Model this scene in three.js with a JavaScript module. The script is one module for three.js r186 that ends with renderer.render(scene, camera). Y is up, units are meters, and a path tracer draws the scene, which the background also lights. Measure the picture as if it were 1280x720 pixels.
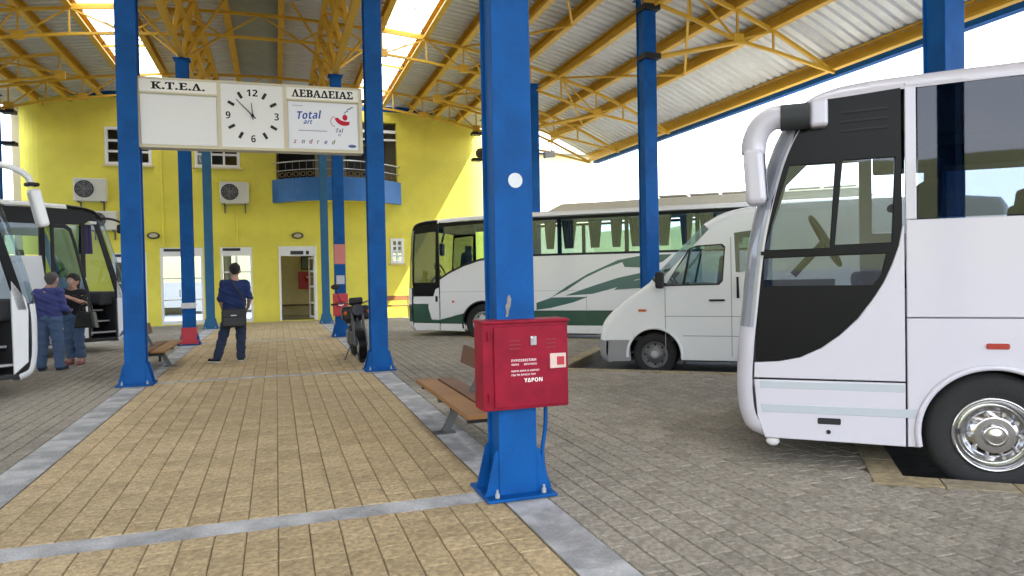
import * as THREE from 'three';
import { mergeGeometries } from 'three/addons/utils/BufferGeometryUtils.js';
import { RoundedBoxGeometry } from 'three/addons/geometries/RoundedBoxGeometry.js';
import { MarchingCubes } from 'three/addons/objects/MarchingCubes.js';

// ------------------------------------------------------------------ camera
// world: x to the right across the platform, y up, -z along the platform (A = -z)
const scene = new THREE.Scene();
const rad = Math.PI / 180;
const camera = new THREE.PerspectiveCamera(2 * Math.atan(360 / 880) / rad, 16 / 9, 0.05, 6000);
{
  const yaw = 18.5 * rad, pitch = 1.1 * rad, roll = 1.1 * rad;
  const fw = new THREE.Vector3(Math.sin(yaw) * Math.cos(pitch), -Math.sin(pitch), -Math.cos(yaw) * Math.cos(pitch));
  const rt = new THREE.Vector3(Math.cos(yaw), 0, Math.sin(yaw));
  const up = new THREE.Vector3().crossVectors(rt, fw);
  camera.position.set(0, 1.5, 0);
  camera.up.copy(up).multiplyScalar(Math.cos(roll)).addScaledVector(rt, Math.sin(roll));
  camera.lookAt(camera.position.clone().add(fw));
  camera.updateMatrixWorld(true);
}

// ------------------------------------------------------------------ sky, sun, exposure
let seed = 7;
const rnd = () => { seed = (seed * 1664525 + 1013904223) >>> 0; return seed / 4294967296; };
const rr = (a, b) => a + (b - a) * rnd();
function hash2(x, y) { let h = (x * 374761393 + y * 668265263) | 0; h = Math.imul(h ^ (h >>> 13), 1274126177); return ((h ^ (h >>> 16)) >>> 0) / 4294967296; }
function vnoise(x, y, per) {
  const xi = Math.floor(x), yi = Math.floor(y), fx = x - xi, fy = y - yi;
  const w = (n) => per ? ((n % per) + per) % per : n;
  const u = fx * fx * (3 - 2 * fx), v = fy * fy * (3 - 2 * fy);
  const a = hash2(w(xi), w(yi)), b = hash2(w(xi + 1), w(yi)), c = hash2(w(xi), w(yi + 1)), d = hash2(w(xi + 1), w(yi + 1));
  return a + (b - a) * u + (c - a) * v + (a - b - c + d) * u * v;
}
function fbm(x, y, oct = 4, per = 0) { let s = 0, a = 0.5, n = 0; for (let i = 0; i < oct; i++) { s += a * vnoise(x, y, per); n += a; x *= 2; y *= 2; if (per) per *= 2; a *= 0.5; } return s / n; }

{
  const W = 512, H = 256, d = new Float32Array(W * H * 4);
  for (let j = 0; j < H; j++) {
    const el = ((j + 0.5) / H - 0.5) * Math.PI;            // first row is the lower pole
    for (let i = 0; i < W; i++) {
      const k = (j * W + i) * 4;
      const t = Math.max(0, Math.sin(el));
      const g = Math.pow(1 - t, 3.2);
      let r = 0.42 + 0.85 * g, gg = 0.60 + 0.72 * g, b = 0.98 + 0.42 * g;
      const per = 16, px = i / W * per, cl = fbm(px, t * 5 + 3, 4, per);
      const c = Math.min(1, Math.max(0, (cl - 0.42) * 3.2)) * (0.25 + 0.6 * Math.min(1, t * 3));
      r += (1.5 - r) * c; gg += (1.5 - gg) * c; b += (1.55 - b) * c;
      if (el < 0) { r = 0.5; gg = 0.49; b = 0.46; }
      d[k] = r; d[k + 1] = gg; d[k + 2] = b; d[k + 3] = 1;
    }
  }
  const t = new THREE.DataTexture(d, W, H, THREE.RGBAFormat, THREE.FloatType);
  t.mapping = THREE.EquirectangularReflectionMapping; t.magFilter = THREE.LinearFilter; t.minFilter = THREE.LinearFilter;
  t.wrapS = THREE.RepeatWrapping; t.colorSpace = THREE.LinearSRGBColorSpace; t.needsUpdate = true;
  scene.background = t; scene.environment = t;
}
const sun = new THREE.DirectionalLight(new THREE.Color(1, 0.95, 0.86), 4.0);
sun.position.set(30, 52, 2); sun.target.position.set(0, 0, -10);
sun.castShadow = true; sun.shadow.mapSize.set(4096, 4096);
Object.assign(sun.shadow.camera, { left: -45, right: 45, top: 45, bottom: -45, near: 1, far: 160 });
sun.shadow.radius = 1;
scene.add(sun, sun.target);
const renderer = new THREE.WebGLRenderer({ antialias: true });
renderer.setSize(1024, 576);
renderer.shadowMap.enabled = true;
renderer.toneMapping = THREE.LinearToneMapping;
renderer.toneMappingExposure = 4.9;

// ------------------------------------------------------------------ helpers
const V = (x, y, a) => new THREE.Vector3(x, y, -a);
const used = {};
const numbered = (n) => { const k = used[n] = (used[n] ?? -1) + 1; return k ? n + '_' + String(k).padStart(3, '0') : n; };
function shade(o) { o.castShadow = true; o.receiveShadow = true; return o; }
function norm(g) {
  g = g.index ? g.toNonIndexed() : g;
  const o = new THREE.BufferGeometry();
  o.setAttribute('position', g.getAttribute('position')); o.setAttribute('normal', g.getAttribute('normal'));
  if (g.getAttribute('color')) o.setAttribute('color', g.getAttribute('color'));
  return o;
}
function boxUV(g, s = 1, ox = 0, oy = 0) {           // uv in metres, taken from the face direction
  const p = g.getAttribute('position'), n = g.getAttribute('normal'), uv = new Float32Array(p.count * 2);
  for (let i = 0; i < p.count; i += 3) {
    const ax = Math.abs(n.getX(i) + n.getX(i + 1) + n.getX(i + 2)), ay = Math.abs(n.getY(i) + n.getY(i + 1) + n.getY(i + 2)), az = Math.abs(n.getZ(i) + n.getZ(i + 1) + n.getZ(i + 2));
    for (let j = i; j < i + 3; j++) {
      const x = p.getX(j), y = p.getY(j), z = p.getZ(j);
      let u, v; if (ay >= ax && ay >= az) { u = x; v = z; } else if (ax >= az) { u = z; v = y; } else { u = x; v = y; }
      uv[j * 2] = u * s + ox; uv[j * 2 + 1] = v * s + oy;
    }
  }
  g.setAttribute('uv', new THREE.BufferAttribute(uv, 2)); return g;
}
function geo(list) { list = Array.isArray(list) ? list : [list]; const l = list.map(norm); return boxUV(l.length > 1 ? mergeGeometries(l) : l[0]); }
function part(name, list, mat, parent, label) {
  const m = shade(new THREE.Mesh(geo(list), mat)); m.name = name; if (label) m.userData.label = label; parent.add(m); return m;
}
function thing(name, label, category, pos, turn = 0, group) {
  const g = new THREE.Group(); g.name = numbered(name); if (pos) g.position.copy(pos); g.rotation.y = turn;
  g.userData = { label, category }; if (group) g.userData.group = group; scene.add(g); return g;
}
function solo(name, list, mat, label, category, group) {
  const m = part(numbered(name), list, mat, scene); m.userData = { label, category }; if (group) m.userData.group = group; return m;
}
function struct(name, list, mat, label, category) { const m = part(numbered(name), list, mat, scene); m.userData = { kind: 'structure', label, category }; return m; }
function group(name, parent) { const g = new THREE.Group(); g.name = name; parent.add(g); return g; }

const box = (w, h, d, x = 0, y = 0, z = 0, rx = 0, ry = 0, rz = 0) => { const g = new THREE.BoxGeometry(w, h, d); if (rx) g.rotateX(rx); if (ry) g.rotateY(ry); if (rz) g.rotateZ(rz); return g.translate(x, y, z); };
const rbox = (w, h, d, r, x = 0, y = 0, z = 0, rx = 0, ry = 0, rz = 0, seg = 2) => { const g = new RoundedBoxGeometry(w, h, d, seg, Math.min(r, w / 2.01, h / 2.01, d / 2.01)); if (rx) g.rotateX(rx); if (ry) g.rotateY(ry); if (rz) g.rotateZ(rz); return g.translate(x, y, z); };
const cyl = (r0, r1, h, x = 0, y = 0, z = 0, seg = 20, axis = 'y') => { const g = new THREE.CylinderGeometry(r1, r0, h, seg); if (axis === 'x') g.rotateZ(Math.PI / 2); if (axis === 'z') g.rotateX(Math.PI / 2); return g.translate(x, y, z); };
function orient(g, p0, p1, up = new THREE.Vector3(0, 1, 0)) {       // z of g runs from p0 to p1
  const d = new THREE.Vector3().subVectors(p1, p0).normalize();
  if (Math.abs(d.dot(up)) > 0.99) up = new THREE.Vector3(1, 0, 0);
  const x = new THREE.Vector3().crossVectors(up, d).normalize(), y = new THREE.Vector3().crossVectors(d, x);
  const m = new THREE.Matrix4().makeBasis(x, y, d).setPosition(p0.clone().add(p1).multiplyScalar(0.5));
  return g.applyMatrix4(m);
}
const bar = (p0, p1, w, h) => orient(new THREE.BoxGeometry(w, h, p0.distanceTo(p1)), p0, p1);
const rod = (p0, p1, r, seg = 8) => orient(new THREE.CylinderGeometry(r, r, p0.distanceTo(p1), seg).rotateX(Math.PI / 2), p0, p1);
const pipe = (pts, r, seg = 24, rs = 10) => new THREE.TubeGeometry(new THREE.CatmullRomCurve3(pts), seg, r, rs, false);
const P3 = (x, y, z) => new THREE.Vector3(x, y, z);
const shp = (pts) => new THREE.Shape(pts.map(([x, y]) => new THREE.Vector2(x, y)));
function slab(pts, t, z = 0, holes = [], bevel = 0) {                // polygon in xy, thickness t from z to z + t
  const s = shp(pts); for (const h of holes) s.holes.push(new THREE.Path(h.map(([x, y]) => new THREE.Vector2(x, y))));
  const g = new THREE.ExtrudeGeometry(s, { depth: t - 2 * bevel, bevelEnabled: bevel > 0, bevelThickness: bevel, bevelSize: bevel, bevelOffset: -bevel, bevelSegments: 1, curveSegments: 16 });
  return g.translate(0, 0, z + bevel);
}
const rect = (x0, y0, x1, y1) => [[x0, y0], [x1, y0], [x1, y1], [x0, y1]];
function rrect(x0, y0, x1, y1, r, n = 4) {
  const o = []; const c = [[x1 - r, y0 + r, -90], [x1 - r, y1 - r, 0], [x0 + r, y1 - r, 90], [x0 + r, y0 + r, 180]];
  for (const [cx, cy, a] of c) for (let i = 0; i <= n; i++) { const t = (a + 90 * i / n) * rad; o.push([cx + r * Math.cos(t), cy + r * Math.sin(t)]); } return o;
}
function lathe(pts, seg = 32, axis = 'z') { const g = new THREE.LatheGeometry(pts.map(([r, h]) => new THREE.Vector2(r, h)), seg); if (axis === 'z') g.rotateX(Math.PI / 2); if (axis === 'x') g.rotateZ(-Math.PI / 2); return g; }

// ------------------------------------------------------------------ procedural textures
function noiseTex(lo, hi, f, oct, speck = 0, size = 256) {
  const d = new Uint8Array(size * size * 4);
  for (let j = 0; j < size; j++) for (let i = 0; i < size; i++) {
    let n = fbm(i / size * f, j / size * f, oct, f); n = Math.min(1, Math.max(0, (n - 0.25) * 2));
    let v = lo + (hi - lo) * n; if (speck && hash2(i * 3 + 11, j * 7 + 5) < speck) v *= 0.72;
    const k = (j * size + i) * 4; d[k] = d[k + 1] = d[k + 2] = Math.max(0, Math.min(255, v * 255)); d[k + 3] = 255;
  }
  const t = new THREE.DataTexture(d, size, size); t.wrapS = t.wrapT = THREE.RepeatWrapping; t.magFilter = THREE.LinearFilter; t.minFilter = THREE.LinearMipmapLinearFilter; t.generateMipmaps = true; t.needsUpdate = true; return t;
}
const T = {
  stone: noiseTex(0.62, 1.0, 24, 4, 0.06), concrete: noiseTex(0.58, 1.0, 8, 6, 0.05), paint: noiseTex(0.86, 1.0, 6, 4), steelPaint: noiseTex(0.74, 1.0, 7, 6, 0.015), bump: noiseTex(0, 1, 32, 4), fine: noiseTex(0, 1, 64, 3), rough: noiseTex(0.55, 1, 8, 4), stucco: noiseTex(0.88, 1.0, 5, 5),
};
function rep(t, sx, sy = sx, srgb = false) { const c = t.clone(); c.repeat.set(sx, sy); if (srgb) c.colorSpace = THREE.SRGBColorSpace; c.needsUpdate = true; return c; }
{ // wood: long grain
  const W = 256, H = 256, d = new Uint8Array(W * H * 4);
  for (let j = 0; j < H; j++) for (let i = 0; i < W; i++) { const n = fbm(i / W * 48, j / H * 4, 4, 4) * 0.6 + fbm(i / W * 8, j / H * 4, 3, 4) * 0.4; const v = (0.55 + 0.5 * n) * 255, k = (j * W + i) * 4; d[k] = d[k + 1] = d[k + 2] = Math.min(255, v); d[k + 3] = 255; }
  const t = new THREE.DataTexture(d, W, H); t.wrapS = t.wrapT = THREE.RepeatWrapping; t.magFilter = THREE.LinearFilter; t.needsUpdate = true; T.wood = t;
}
const lin = (r, g, b) => new THREE.Color().setRGB(r, g, b);
const M = (c, rough = 0.6, metal = 0, o = {}) => new THREE.MeshStandardMaterial({ color: c, roughness: rough, metalness: metal, side: THREE.DoubleSide, ...o });
const paint = (c, rough = 0.42, o = {}) => M(c, rough, 0, { map: T.paint, ...o });
const carPaint = (c, o = {}) => new THREE.MeshPhysicalMaterial({ color: c, roughness: 0.35, clearcoat: 0.7, clearcoatRoughness: 0.08, side: THREE.DoubleSide, ...o });
const glass = (c, rough = 0.02) => new THREE.MeshPhysicalMaterial({ color: c, roughness: rough, specularIntensity: 0.7, transmission: 1, thickness: 0, ior: 1.52, side: THREE.DoubleSide });
const mt = {
  blue: new THREE.MeshPhysicalMaterial({ color: lin(0.002, 0.10, 0.36), roughness: 0.55, specularIntensity: 0.4, side: THREE.DoubleSide, map: rep(T.steelPaint, 0.8), bumpMap: rep(T.bump, 0.5), bumpScale: 0.0015 }), tealBlue: paint(lin(0.012, 0.13, 0.28), 0.5), yellowSteel: paint(lin(0.72, 0.42, 0.03), 0.5),
  deck: M(lin(0.66, 0.67, 0.65), 0.5, 0.1, { map: T.paint }),
  skylight: new THREE.MeshPhysicalMaterial({ color: lin(0.93, 0.94, 0.92), roughness: 1, transmission: 0.62, thickness: 0, side: THREE.DoubleSide }),
  concrete: M(lin(0.56, 0.56, 0.55), 0.9, 0, { map: rep(T.concrete, 0.9), bumpMap: rep(T.bump, 2), bumpScale: 0.004 }),
  bedSand: M(lin(0.27, 0.20, 0.10), 0.95, 0, { map: rep(T.stone, 2) }), bed: M(lin(0.20, 0.165, 0.115), 0.95, 0, { map: rep(T.stone, 2) }),
  asphalt: M(lin(0.10, 0.10, 0.098), 0.95, 0, { map: rep(T.stone, 0.7), bumpMap: rep(T.bump, 3), bumpScale: 0.004 }),
  wallYellow: M(lin(0.86, 0.76, 0.10), 0.85, 0, { map: rep(T.stucco, 0.35), bumpMap: rep(T.fine, 1.2), bumpScale: 0.004 }),
  cream: M(lin(0.72, 0.64, 0.40), 0.85, 0, { map: rep(T.stucco, 0.4) }),
  white: paint(lin(0.8, 0.8, 0.79), 0.45), whiteFrame: M(lin(0.82, 0.82, 0.8), 0.4), plaster: M(lin(0.78, 0.74, 0.6), 0.9, 0, { map: rep(T.stucco, 0.5) }),
  black: M(lin(0.009, 0.009, 0.010), 0.6), blackGloss: new THREE.MeshPhysicalMaterial({ color: lin(0.006, 0.006, 0.007), roughness: 0.3, specularIntensity: 0.35, side: THREE.DoubleSide }),
  rubber: M(lin(0.022, 0.022, 0.023), 0.85, 0, { bumpMap: rep(T.fine, 3), bumpScale: 0.002 }), dark: M(lin(0.04, 0.04, 0.042), 0.8), grey: M(lin(0.3, 0.3, 0.31), 0.6), midgrey: M(lin(0.42, 0.42, 0.43), 0.5),
  chrome: M(lin(0.62, 0.62, 0.64), 0.18, 1), steel: M(lin(0.55, 0.55, 0.56), 0.35, 0.9), darkSteel: M(lin(0.12, 0.12, 0.12), 0.5, 0.6),
  red: new THREE.MeshPhysicalMaterial({ color: lin(0.33, 0.010, 0.032), roughness: 0.5, specularIntensity: 0.35, side: THREE.DoubleSide, map: rep(T.steelPaint, 1.5) }), redBright: paint(lin(0.55, 0.03, 0.05), 0.45), orange: M(lin(0.6, 0.1, 0.01), 0.3), redLens: new THREE.MeshPhysicalMaterial({ color: lin(0.4, 0.03, 0.02), roughness: 0.15, clearcoat: 1 }),
  coach: carPaint(lin(0.64, 0.62, 0.685)), coachTrim: carPaint(lin(0.50, 0.54, 0.58)), coachWhite: carPaint(lin(0.82, 0.83, 0.83)), van: carPaint(lin(0.83, 0.86, 0.87)),
  green: carPaint(lin(0.012, 0.075, 0.045)), greenDecal: carPaint(lin(0.03, 0.12, 0.10)), pod: M(lin(0.62, 0.58, 0.48), 0.6),
  glassDark: glass(lin(0.70, 0.73, 0.75)), glassBlack: glass(lin(0.42, 0.45, 0.50)), glassTeal: glass(lin(0.66, 0.74, 0.74)), glassClear: glass(lin(0.86, 0.9, 0.9)), glassBlue: glass(lin(0.56, 0.66, 0.72)),
  seat: M(lin(0.05, 0.06, 0.10), 0.9), curtain: M(lin(0.16, 0.12, 0.085), 0.95), liner: M(lin(0.07, 0.07, 0.075), 0.9),
  wood: M(lin(0.36, 0.165, 0.05), 0.55, 0, { map: rep(T.wood, 4, 1) }), woodDark: M(lin(0.20, 0.09, 0.045), 0.6, 0, { map: rep(T.wood, 4, 1) }),
  skin: M(lin(0.48, 0.27, 0.19), 0.6), denim: M(lin(0.085, 0.14, 0.25), 0.9, 0, { bumpMap: rep(T.fine, 8), bumpScale: 0.002 }), denimDark: M(lin(0.022, 0.035, 0.075), 0.9, 0, { bumpMap: rep(T.fine, 8), bumpScale: 0.002 }),
  shirtBlue: M(lin(0.05, 0.06, 0.20), 0.9), shirtNavy: M(lin(0.012, 0.028, 0.11), 0.9), clothBlack: M(lin(0.012, 0.012, 0.014), 0.9), hairBlack: M(lin(0.012, 0.01, 0.009), 0.7), hairGrey: M(lin(0.10, 0.085, 0.075), 0.8), leather: M(lin(0.012, 0.012, 0.012), 0.45), pinkShoe: M(lin(0.30, 0.11, 0.11), 0.7),
};

// ------------------------------------------------------------------ ground
{
  const g = new THREE.PlaneGeometry(5000, 5000, 1, 1).rotateX(-Math.PI / 2).translate(0, -0.15, 0);
  struct('road', g, mt.asphalt, 'grey asphalt roadway around the paved bus bays', 'road');
}
const HX = 0.783, HA = 0.622;                                   // bay direction
const bayR = [[4.24, 3.88], [4.30, 10.35], [4.40, 16.5]], bayL = [[-4.23, 10.05], [-4.23, 16.45]];
function bayInside(x, a, C, side, grow = 0) {
  const dx = (x - C[0]) * side, da = a - C[1], u = dx * HX - da * HA, v = dx * HA + da * HX;
  return u > -grow && u < 14 && v > -grow && v < 2.75 + grow;
}
const inBay = (x, a, grow) => bayR.some(C => bayInside(x, a, C, 1, grow)) || bayL.some(C => bayInside(x, a, C, -1, grow));
function toothed(side, xi, xo, bays) {
  const p = [[xi, -8], [xo, -8]];
  for (const C of bays) {
    const F = [C[0] + side * 2.75 * HA, C[1] + 2.75 * HX];
    p.push([xo, C[1] - Math.abs(xo - C[0]) * HA / HX], C, F, [xo, F[1] - Math.abs(xo - F[0]) * HA / HX]);
  }
  p.push([xo, 26.15], [xi, 26.15]); return p;
}
const flat = (pts, t, top) => slab(pts, t).rotateX(-Math.PI / 2).translate(0, top - t, 0);     // polygon given in (x, A)

// a paver: chamfered block, top at y = 0
function paverGeo(w, l, k, faint) {
  const hw = w / 2, hl = l / 2, b = 0.005, d = 0.006, bz = faint ? 0.003 : 0.005, bot = -0.03, p = [];
  const ring = (x, y, z) => [[-x, y, -z], [x, y, -z], [x, y, z], [-x, y, z]];
  const top = ring(hw - b, 0, hl - bz), mid = ring(hw, -d, hl), low = ring(hw, bot, hl);
  const quad = (a, bb, c, e) => p.push(...a, ...bb, ...c, ...a, ...c, ...e);
  quad(top[3], top[2], top[1], top[0]);
  for (let i = 0; i < 4; i++) { const j = (i + 1) % 4; quad(mid[i], top[i], top[j], mid[j]); quad(low[i], mid[i], mid[j], low[j]); }
  const g = new THREE.BufferGeometry(); g.setAttribute('position', new THREE.Float32BufferAttribute(p, 3)); g.computeVertexNormals();
  const pos = g.getAttribute('position'), uv = new Float32Array(pos.count * 2);
  for (let i = 0; i < pos.count; i++) { uv[i * 2] = (pos.getX(i) * 1.0 + k * 0.37) * 2; uv[i * 2 + 1] = (pos.getZ(i) + k * 0.61) * 2; }
  g.setAttribute('uv', new THREE.BufferAttribute(uv, 2)); return g;
}
function pave(owner, w, l, gap, cells, tones, faint = false) {                    // cells: [x, a, tone 0..1]
  const NV = 6, geos = [], mats = [];
  for (let k = 0; k < NV; k++) {
    geos.push(paverGeo(w - gap, l - (faint ? 0.0045 : gap), k + hash2(k, 3), faint));
    mats.push(M(tones(k / (NV - 1)), 0.86, 0, { map: T.stone, bumpMap: T.bump, bumpScale: 0.004 }));
  }
  const view = camera.position, proj = new THREE.Vector3(), vis = [], rest = [];
  for (const c of cells) {
    proj.set(c[0], 0, -c[1]).project(camera);
    const ok = proj.z < 1 && Math.abs(proj.x) < 1.03 && Math.abs(proj.y) < 1.05 && c[1] > 1;
    c.d = Math.hypot(c[0] - view.x, c[1]) + (ok ? 0 : 1000); (ok ? vis : rest).push(c);
  }
  vis.sort((a, b) => a.d - b.d);
  const put = (c, m) => { m.position.set(c[0], c[3], -c[1]); m.rotation.set(c[4], 0, c[5]); };
  for (const c of vis.splice(0, 300)) {
    const k = Math.min(NV - 1, Math.floor(c[2] * NV)); const m = shade(new THREE.Mesh(geos[Math.floor(hash2(c[0] * 97 | 0, c[1] * 89 | 0) * NV)], mats[k]));
    m.name = 'paver'; put(c, m); owner.add(m);
  }
  const lists = Array.from({ length: NV }, () => []);
  const o = new THREE.Object3D();
  for (const c of [...vis, ...rest]) {
    const k = Math.min(NV - 1, Math.floor(c[2] * NV)); put(c, o); o.updateMatrix();
    lists[k].push(geos[Math.floor(hash2(c[0] * 97 | 0, c[1] * 89 | 0) * NV)].clone().applyMatrix4(o.matrix));
  }
  lists.forEach((l, k) => { if (!l.length) return; const m = shade(new THREE.Mesh(mergeGeometries(l), mats[k])); m.name = 'pavers'; m.userData.kind = 'stuff'; owner.add(m); });
}
const jit = (x, a, tone) => [x, a, tone, -rnd() * 0.003, rr(-0.006, 0.006), rr(-0.006, 0.006)];
{ // platform between the two concrete edgings: square sand-coloured pavers in straight columns
  const bed = struct('platform_paving', flat(rect(-1.80, -8, 1.40, 26.15), 0.13, -0.012), mt.bedSand, 'sandy yellow paved platform running towards the building', 'paving');
  const cells = [], n = 18, w = 3.17 / n, runs = [[-1.6, 4.465], [4.695, 11.395], [11.605, 18.195], [18.405, 26.1]];
  for (const [b0, b1] of runs) for (let k = 0, m = Math.round((b1 - b0) / 0.178); k < m; k++) for (let i = 0; i < n; i++) {
    const a = b0 + (k + 0.5) * (b1 - b0) / m;
    const x = -1.785 + (i + 0.5) * w;
    const stain = (x > 0.95 && x < 1.32 && a > 4.7 && a < 8 ? 0.55 * fbm(x * 3, a * 1.2 + 5, 3) : 0) + (x < -1.3 && a < 5.6 ? 0.5 * fbm(x * 2 + 3, a * 1.5, 3) : 0) + (hash2(x * 311 | 0, a * 173 | 0) < 0.03 ? 0.35 : 0);
    const t = 0.55 - stain + (fbm(x * 0.5 + 9, a * 0.35, 4) - 0.5) * 1.7 + rr(-0.3, 0.3); cells.push(jit(x, a, Math.min(0.999, Math.max(0, t))));
  }
  pave(bed, w, 0.178, 0.006, cells, (t) => lin(0.52 + 0.19 * t, 0.39 + 0.15 * t, 0.205 + 0.095 * t), true);
}
function edging(label, pts, list) { const s = struct('concrete_edging', flat(pts, 0.14, -0.004), mt.concrete, label, 'edging'); return s; }
edging('pale concrete band along the right edge of the platform', rect(1.40, -8, 1.69, 26.15));
edging('pale concrete band along the left edge of the platform', rect(-2.10, -8, -1.80, 26.15));
edging('pale concrete band crossing the platform at the nearest column', rect(-1.795, 4.47, 1.395, 4.69));
edging('pale concrete band crossing the platform under the clock sign', rect(-1.795, 11.40, 1.395, 11.6));
edging('far pale concrete band crossing the platform behind the standing man', rect(-1.795, 18.2, 1.395, 18.4));
for (const side of [1, -1]) { // grey pavers of the bays, staggered
  const bays = side > 0 ? bayR : bayL, xi = side > 0 ? 1.69 : -2.10, xo = side > 0 ? 8.5 : -8.6;
  const bed = struct('bay_paving', flat(toothed(side, xi, xo, bays), 0.135, -0.014), mt.bed, side > 0 ? 'grey brick paving of the bus bays right of the platform' : 'grey brick paving of the bus bays left of the platform', 'paving');
  const cells = []; let r = 0;
  for (let x = xi + side * 0.08; Math.abs(x) < Math.abs(xo) - 0.1; x += side * 0.15, r++)
    for (let a = -1.5 + (r % 2) * 0.09; a < 26; a += 0.18) {
      if (inBay(x, a, 0.20)) continue;
      const t = 0.5 + (fbm(x * 0.4 + 31, a * 0.4 + 7, 4) - 0.5) * 2.0 + rr(-0.22, 0.22); cells.push(jit(x, a, Math.min(0.999, Math.max(0, t))));
    }
  pave(bed, 0.15, 0.18, 0.009, cells, (t) => lin(0.27 + 0.16 * t, 0.238 + 0.145 * t, 0.185 + 0.115 * t));
  for (const C of bays) { // kerb stones round each bay slot
    const kerbM = [M(lin(0.44, 0.35, 0.20), 0.9, 0, { map: T.stone }), M(lin(0.38, 0.32, 0.21), 0.9, 0, { map: T.stone })];
    const u = [side * HX, -HA], v = [side * HA, HX]; let n = 0;
    const at = (p, q) => [C[0] + u[0] * p + v[0] * q, C[1] + u[1] * p + v[1] * q];
    for (let p = -0.22; p < 5.6; p += 0.44) { const q = flat([at(p, -0.22), at(p + 0.43, -0.22), at(p + 0.43, -0.012), at(p, -0.012)].sort(() => 0), 0.16, 0.004); part('kerb_stone', q, kerbM[n++ % 2], bed); }
    for (let q = 0; q < 2.75; q += 0.44) part('kerb_stone', flat([at(-0.22, q), at(-0.012, q), at(-0.012, q + 0.43), at(-0.22, q + 0.43)], 0.16, 0.0045), kerbM[n++ % 2], bed);
  }
}
{ // hills round the plain
  const N = 160, R = 8, p = [], col = [], idx = [];
  for (let i = 0; i <= N; i++) for (let j = 0; j <= R; j++) {
    const az = i / N * Math.PI * 2, f = j / R, wrap = i % N;
    const dx = Math.cos(az), dz = Math.sin(az);
    const mount = Math.exp(-Math.pow(Math.atan2(Math.sin(az - 2.62), Math.cos(az - 2.62)) / 0.75, 2));
    const top = 62 + 40 * fbm(wrap * 0.16, 2, 4, 0) + 175 * mount * (0.75 + 0.5 * fbm(wrap * 0.22, 9, 3));
    const rr2 = 820 + 520 * f, h = -0.4 + top * Math.pow(Math.sin(Math.min(1, f * 1.12) * Math.PI / 2), 1.4) * (0.8 + 0.35 * fbm(wrap * 0.4, f * 7, 3));
    p.push(dx * rr2, h, dz * rr2); const g = fbm(wrap * 0.7, f * 9, 4); col.push(0.10 + 0.16 * g, 0.13 + 0.11 * g, 0.05 + 0.05 * g);
  }
  for (let i = 0; i < N; i++) for (let j = 0; j < R; j++) { const a = i * (R + 1) + j, b = a + R + 1; idx.push(a, b, a + 1, b, b + 1, a + 1); }
  const g = new THREE.BufferGeometry(); g.setAttribute('position', new THREE.Float32BufferAttribute(p, 3)); g.setAttribute('color', new THREE.Float32BufferAttribute(col, 3)); g.setIndex(idx); g.computeVertexNormals();
  struct('hills', g, M(0xffffff, 1, 0, { vertexColors: true }), 'dry green hills around the bus station', 'hills');
}

// ------------------------------------------------------------------ columns
function column(x, a, h, label, opt = {}) {
  const t = thing('steel_column', label, 'column', V(x, 0, a), 0, opt.group);
  const m = opt.mat || mt.blue, w = opt.w || 0.27, d = opt.d || 0.25, f = 0.018;
  // wide-flange section: two flanges facing along the platform, the web closed in by side plates
  part('shaft', [rbox(w, h, f, 0.006, 0, h / 2, d / 2), rbox(w, h, f, 0.006, 0, h / 2, -d / 2), box(f, h, d - f, 0, h / 2, 0), box(0.012, h, d - f, w / 2 - 0.03, h / 2, 0), box(0.012, h, d - f, -w / 2 + 0.03, h / 2, 0)], m, t);
  if (!opt.plain) {
    part('base_plate', rbox(w + 0.22, 0.02, d + 0.2, 0.004, 0, 0.012, 0), m, t);
    for (const sx of [-1, 1]) for (const sz of [-1, 1]) {
      const g = slab([[0, 0], [0.10, 0], [0.085, 0.03], [0.022, 0.29], [0, 0.3]], 0.016, -0.008); if (sx < 0) g.rotateY(Math.PI);
      part('gusset', g.translate(sx * w / 2, 0.022, sz * (d / 2 - 0.01)), m, t);
    }
    for (const sx of [-1, 1]) for (const sz of [-1, 1]) part('anchor_bolt', [cyl(0.016, 0.016, 0.03, sx * (w / 2 + 0.03), 0.036, sz * (d / 2 + 0.05), 6), cyl(0.009, 0.009, 0.05, sx * (w / 2 + 0.03), 0.05, sz * (d / 2 + 0.05), 6)], mt.midgrey, t);
  }
  part('cap_plate', box(w + 0.1, 0.02, d + 0.1, 0, h + 0.01, 0), m, t);
  return t;
}
const roofY = (x) => { const q = (x + 0.2) * (x + 0.2); return 8.15 - 0.0135 * q - 0.00004 * q * q; };
const G = 'blue steel roof columns';
const colR1 = column(1.52, 4.61, 6.62, 'thick blue steel column holding the red hose cabinet', { group: G });
const colR2 = column(1.55, 11.5, 6.62, 'blue steel column at the right end of the clock sign', { group: G });
const colR3 = column(1.55, 18.5, 6.62, 'blue steel column with pink poster and small red cabinet', { group: G });
column(1.55, 24.1, 6.62, 'teal blue column in front of the entrance door', { group: G, mat: mt.tealBlue, w: 0.24 });
const colL1 = column(-1.96, 11.45, 6.62, 'blue steel column at the left end of the clock sign', { group: G });
const colL2 = column(-1.95, 18.0, 6.62, 'blue steel column with red painted foot and white tape', { group: G });
column(-1.95, 23.6, 6.62, 'teal blue column between the two white glass doors', { group: G, mat: mt.tealBlue, w: 0.24 });
column(6.7, 5.6, 6.6, 'blue column rising behind the nearest white coach', { group: G });
column(6.7, 11.8, 6.6, 'blue column rising behind the white van', { group: G });
column(6.7, 18.0, 6.6, 'blue column behind the green striped coach, half hidden by the nearest column', { group: G });
column(6.7, 22.35, 6.6, 'far blue column with horn speaker beside the building corner', { group: G });
column(-7.1, 22.4, 6.6, 'blue column at the left edge beside the cream building corner', { group: G });
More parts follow.
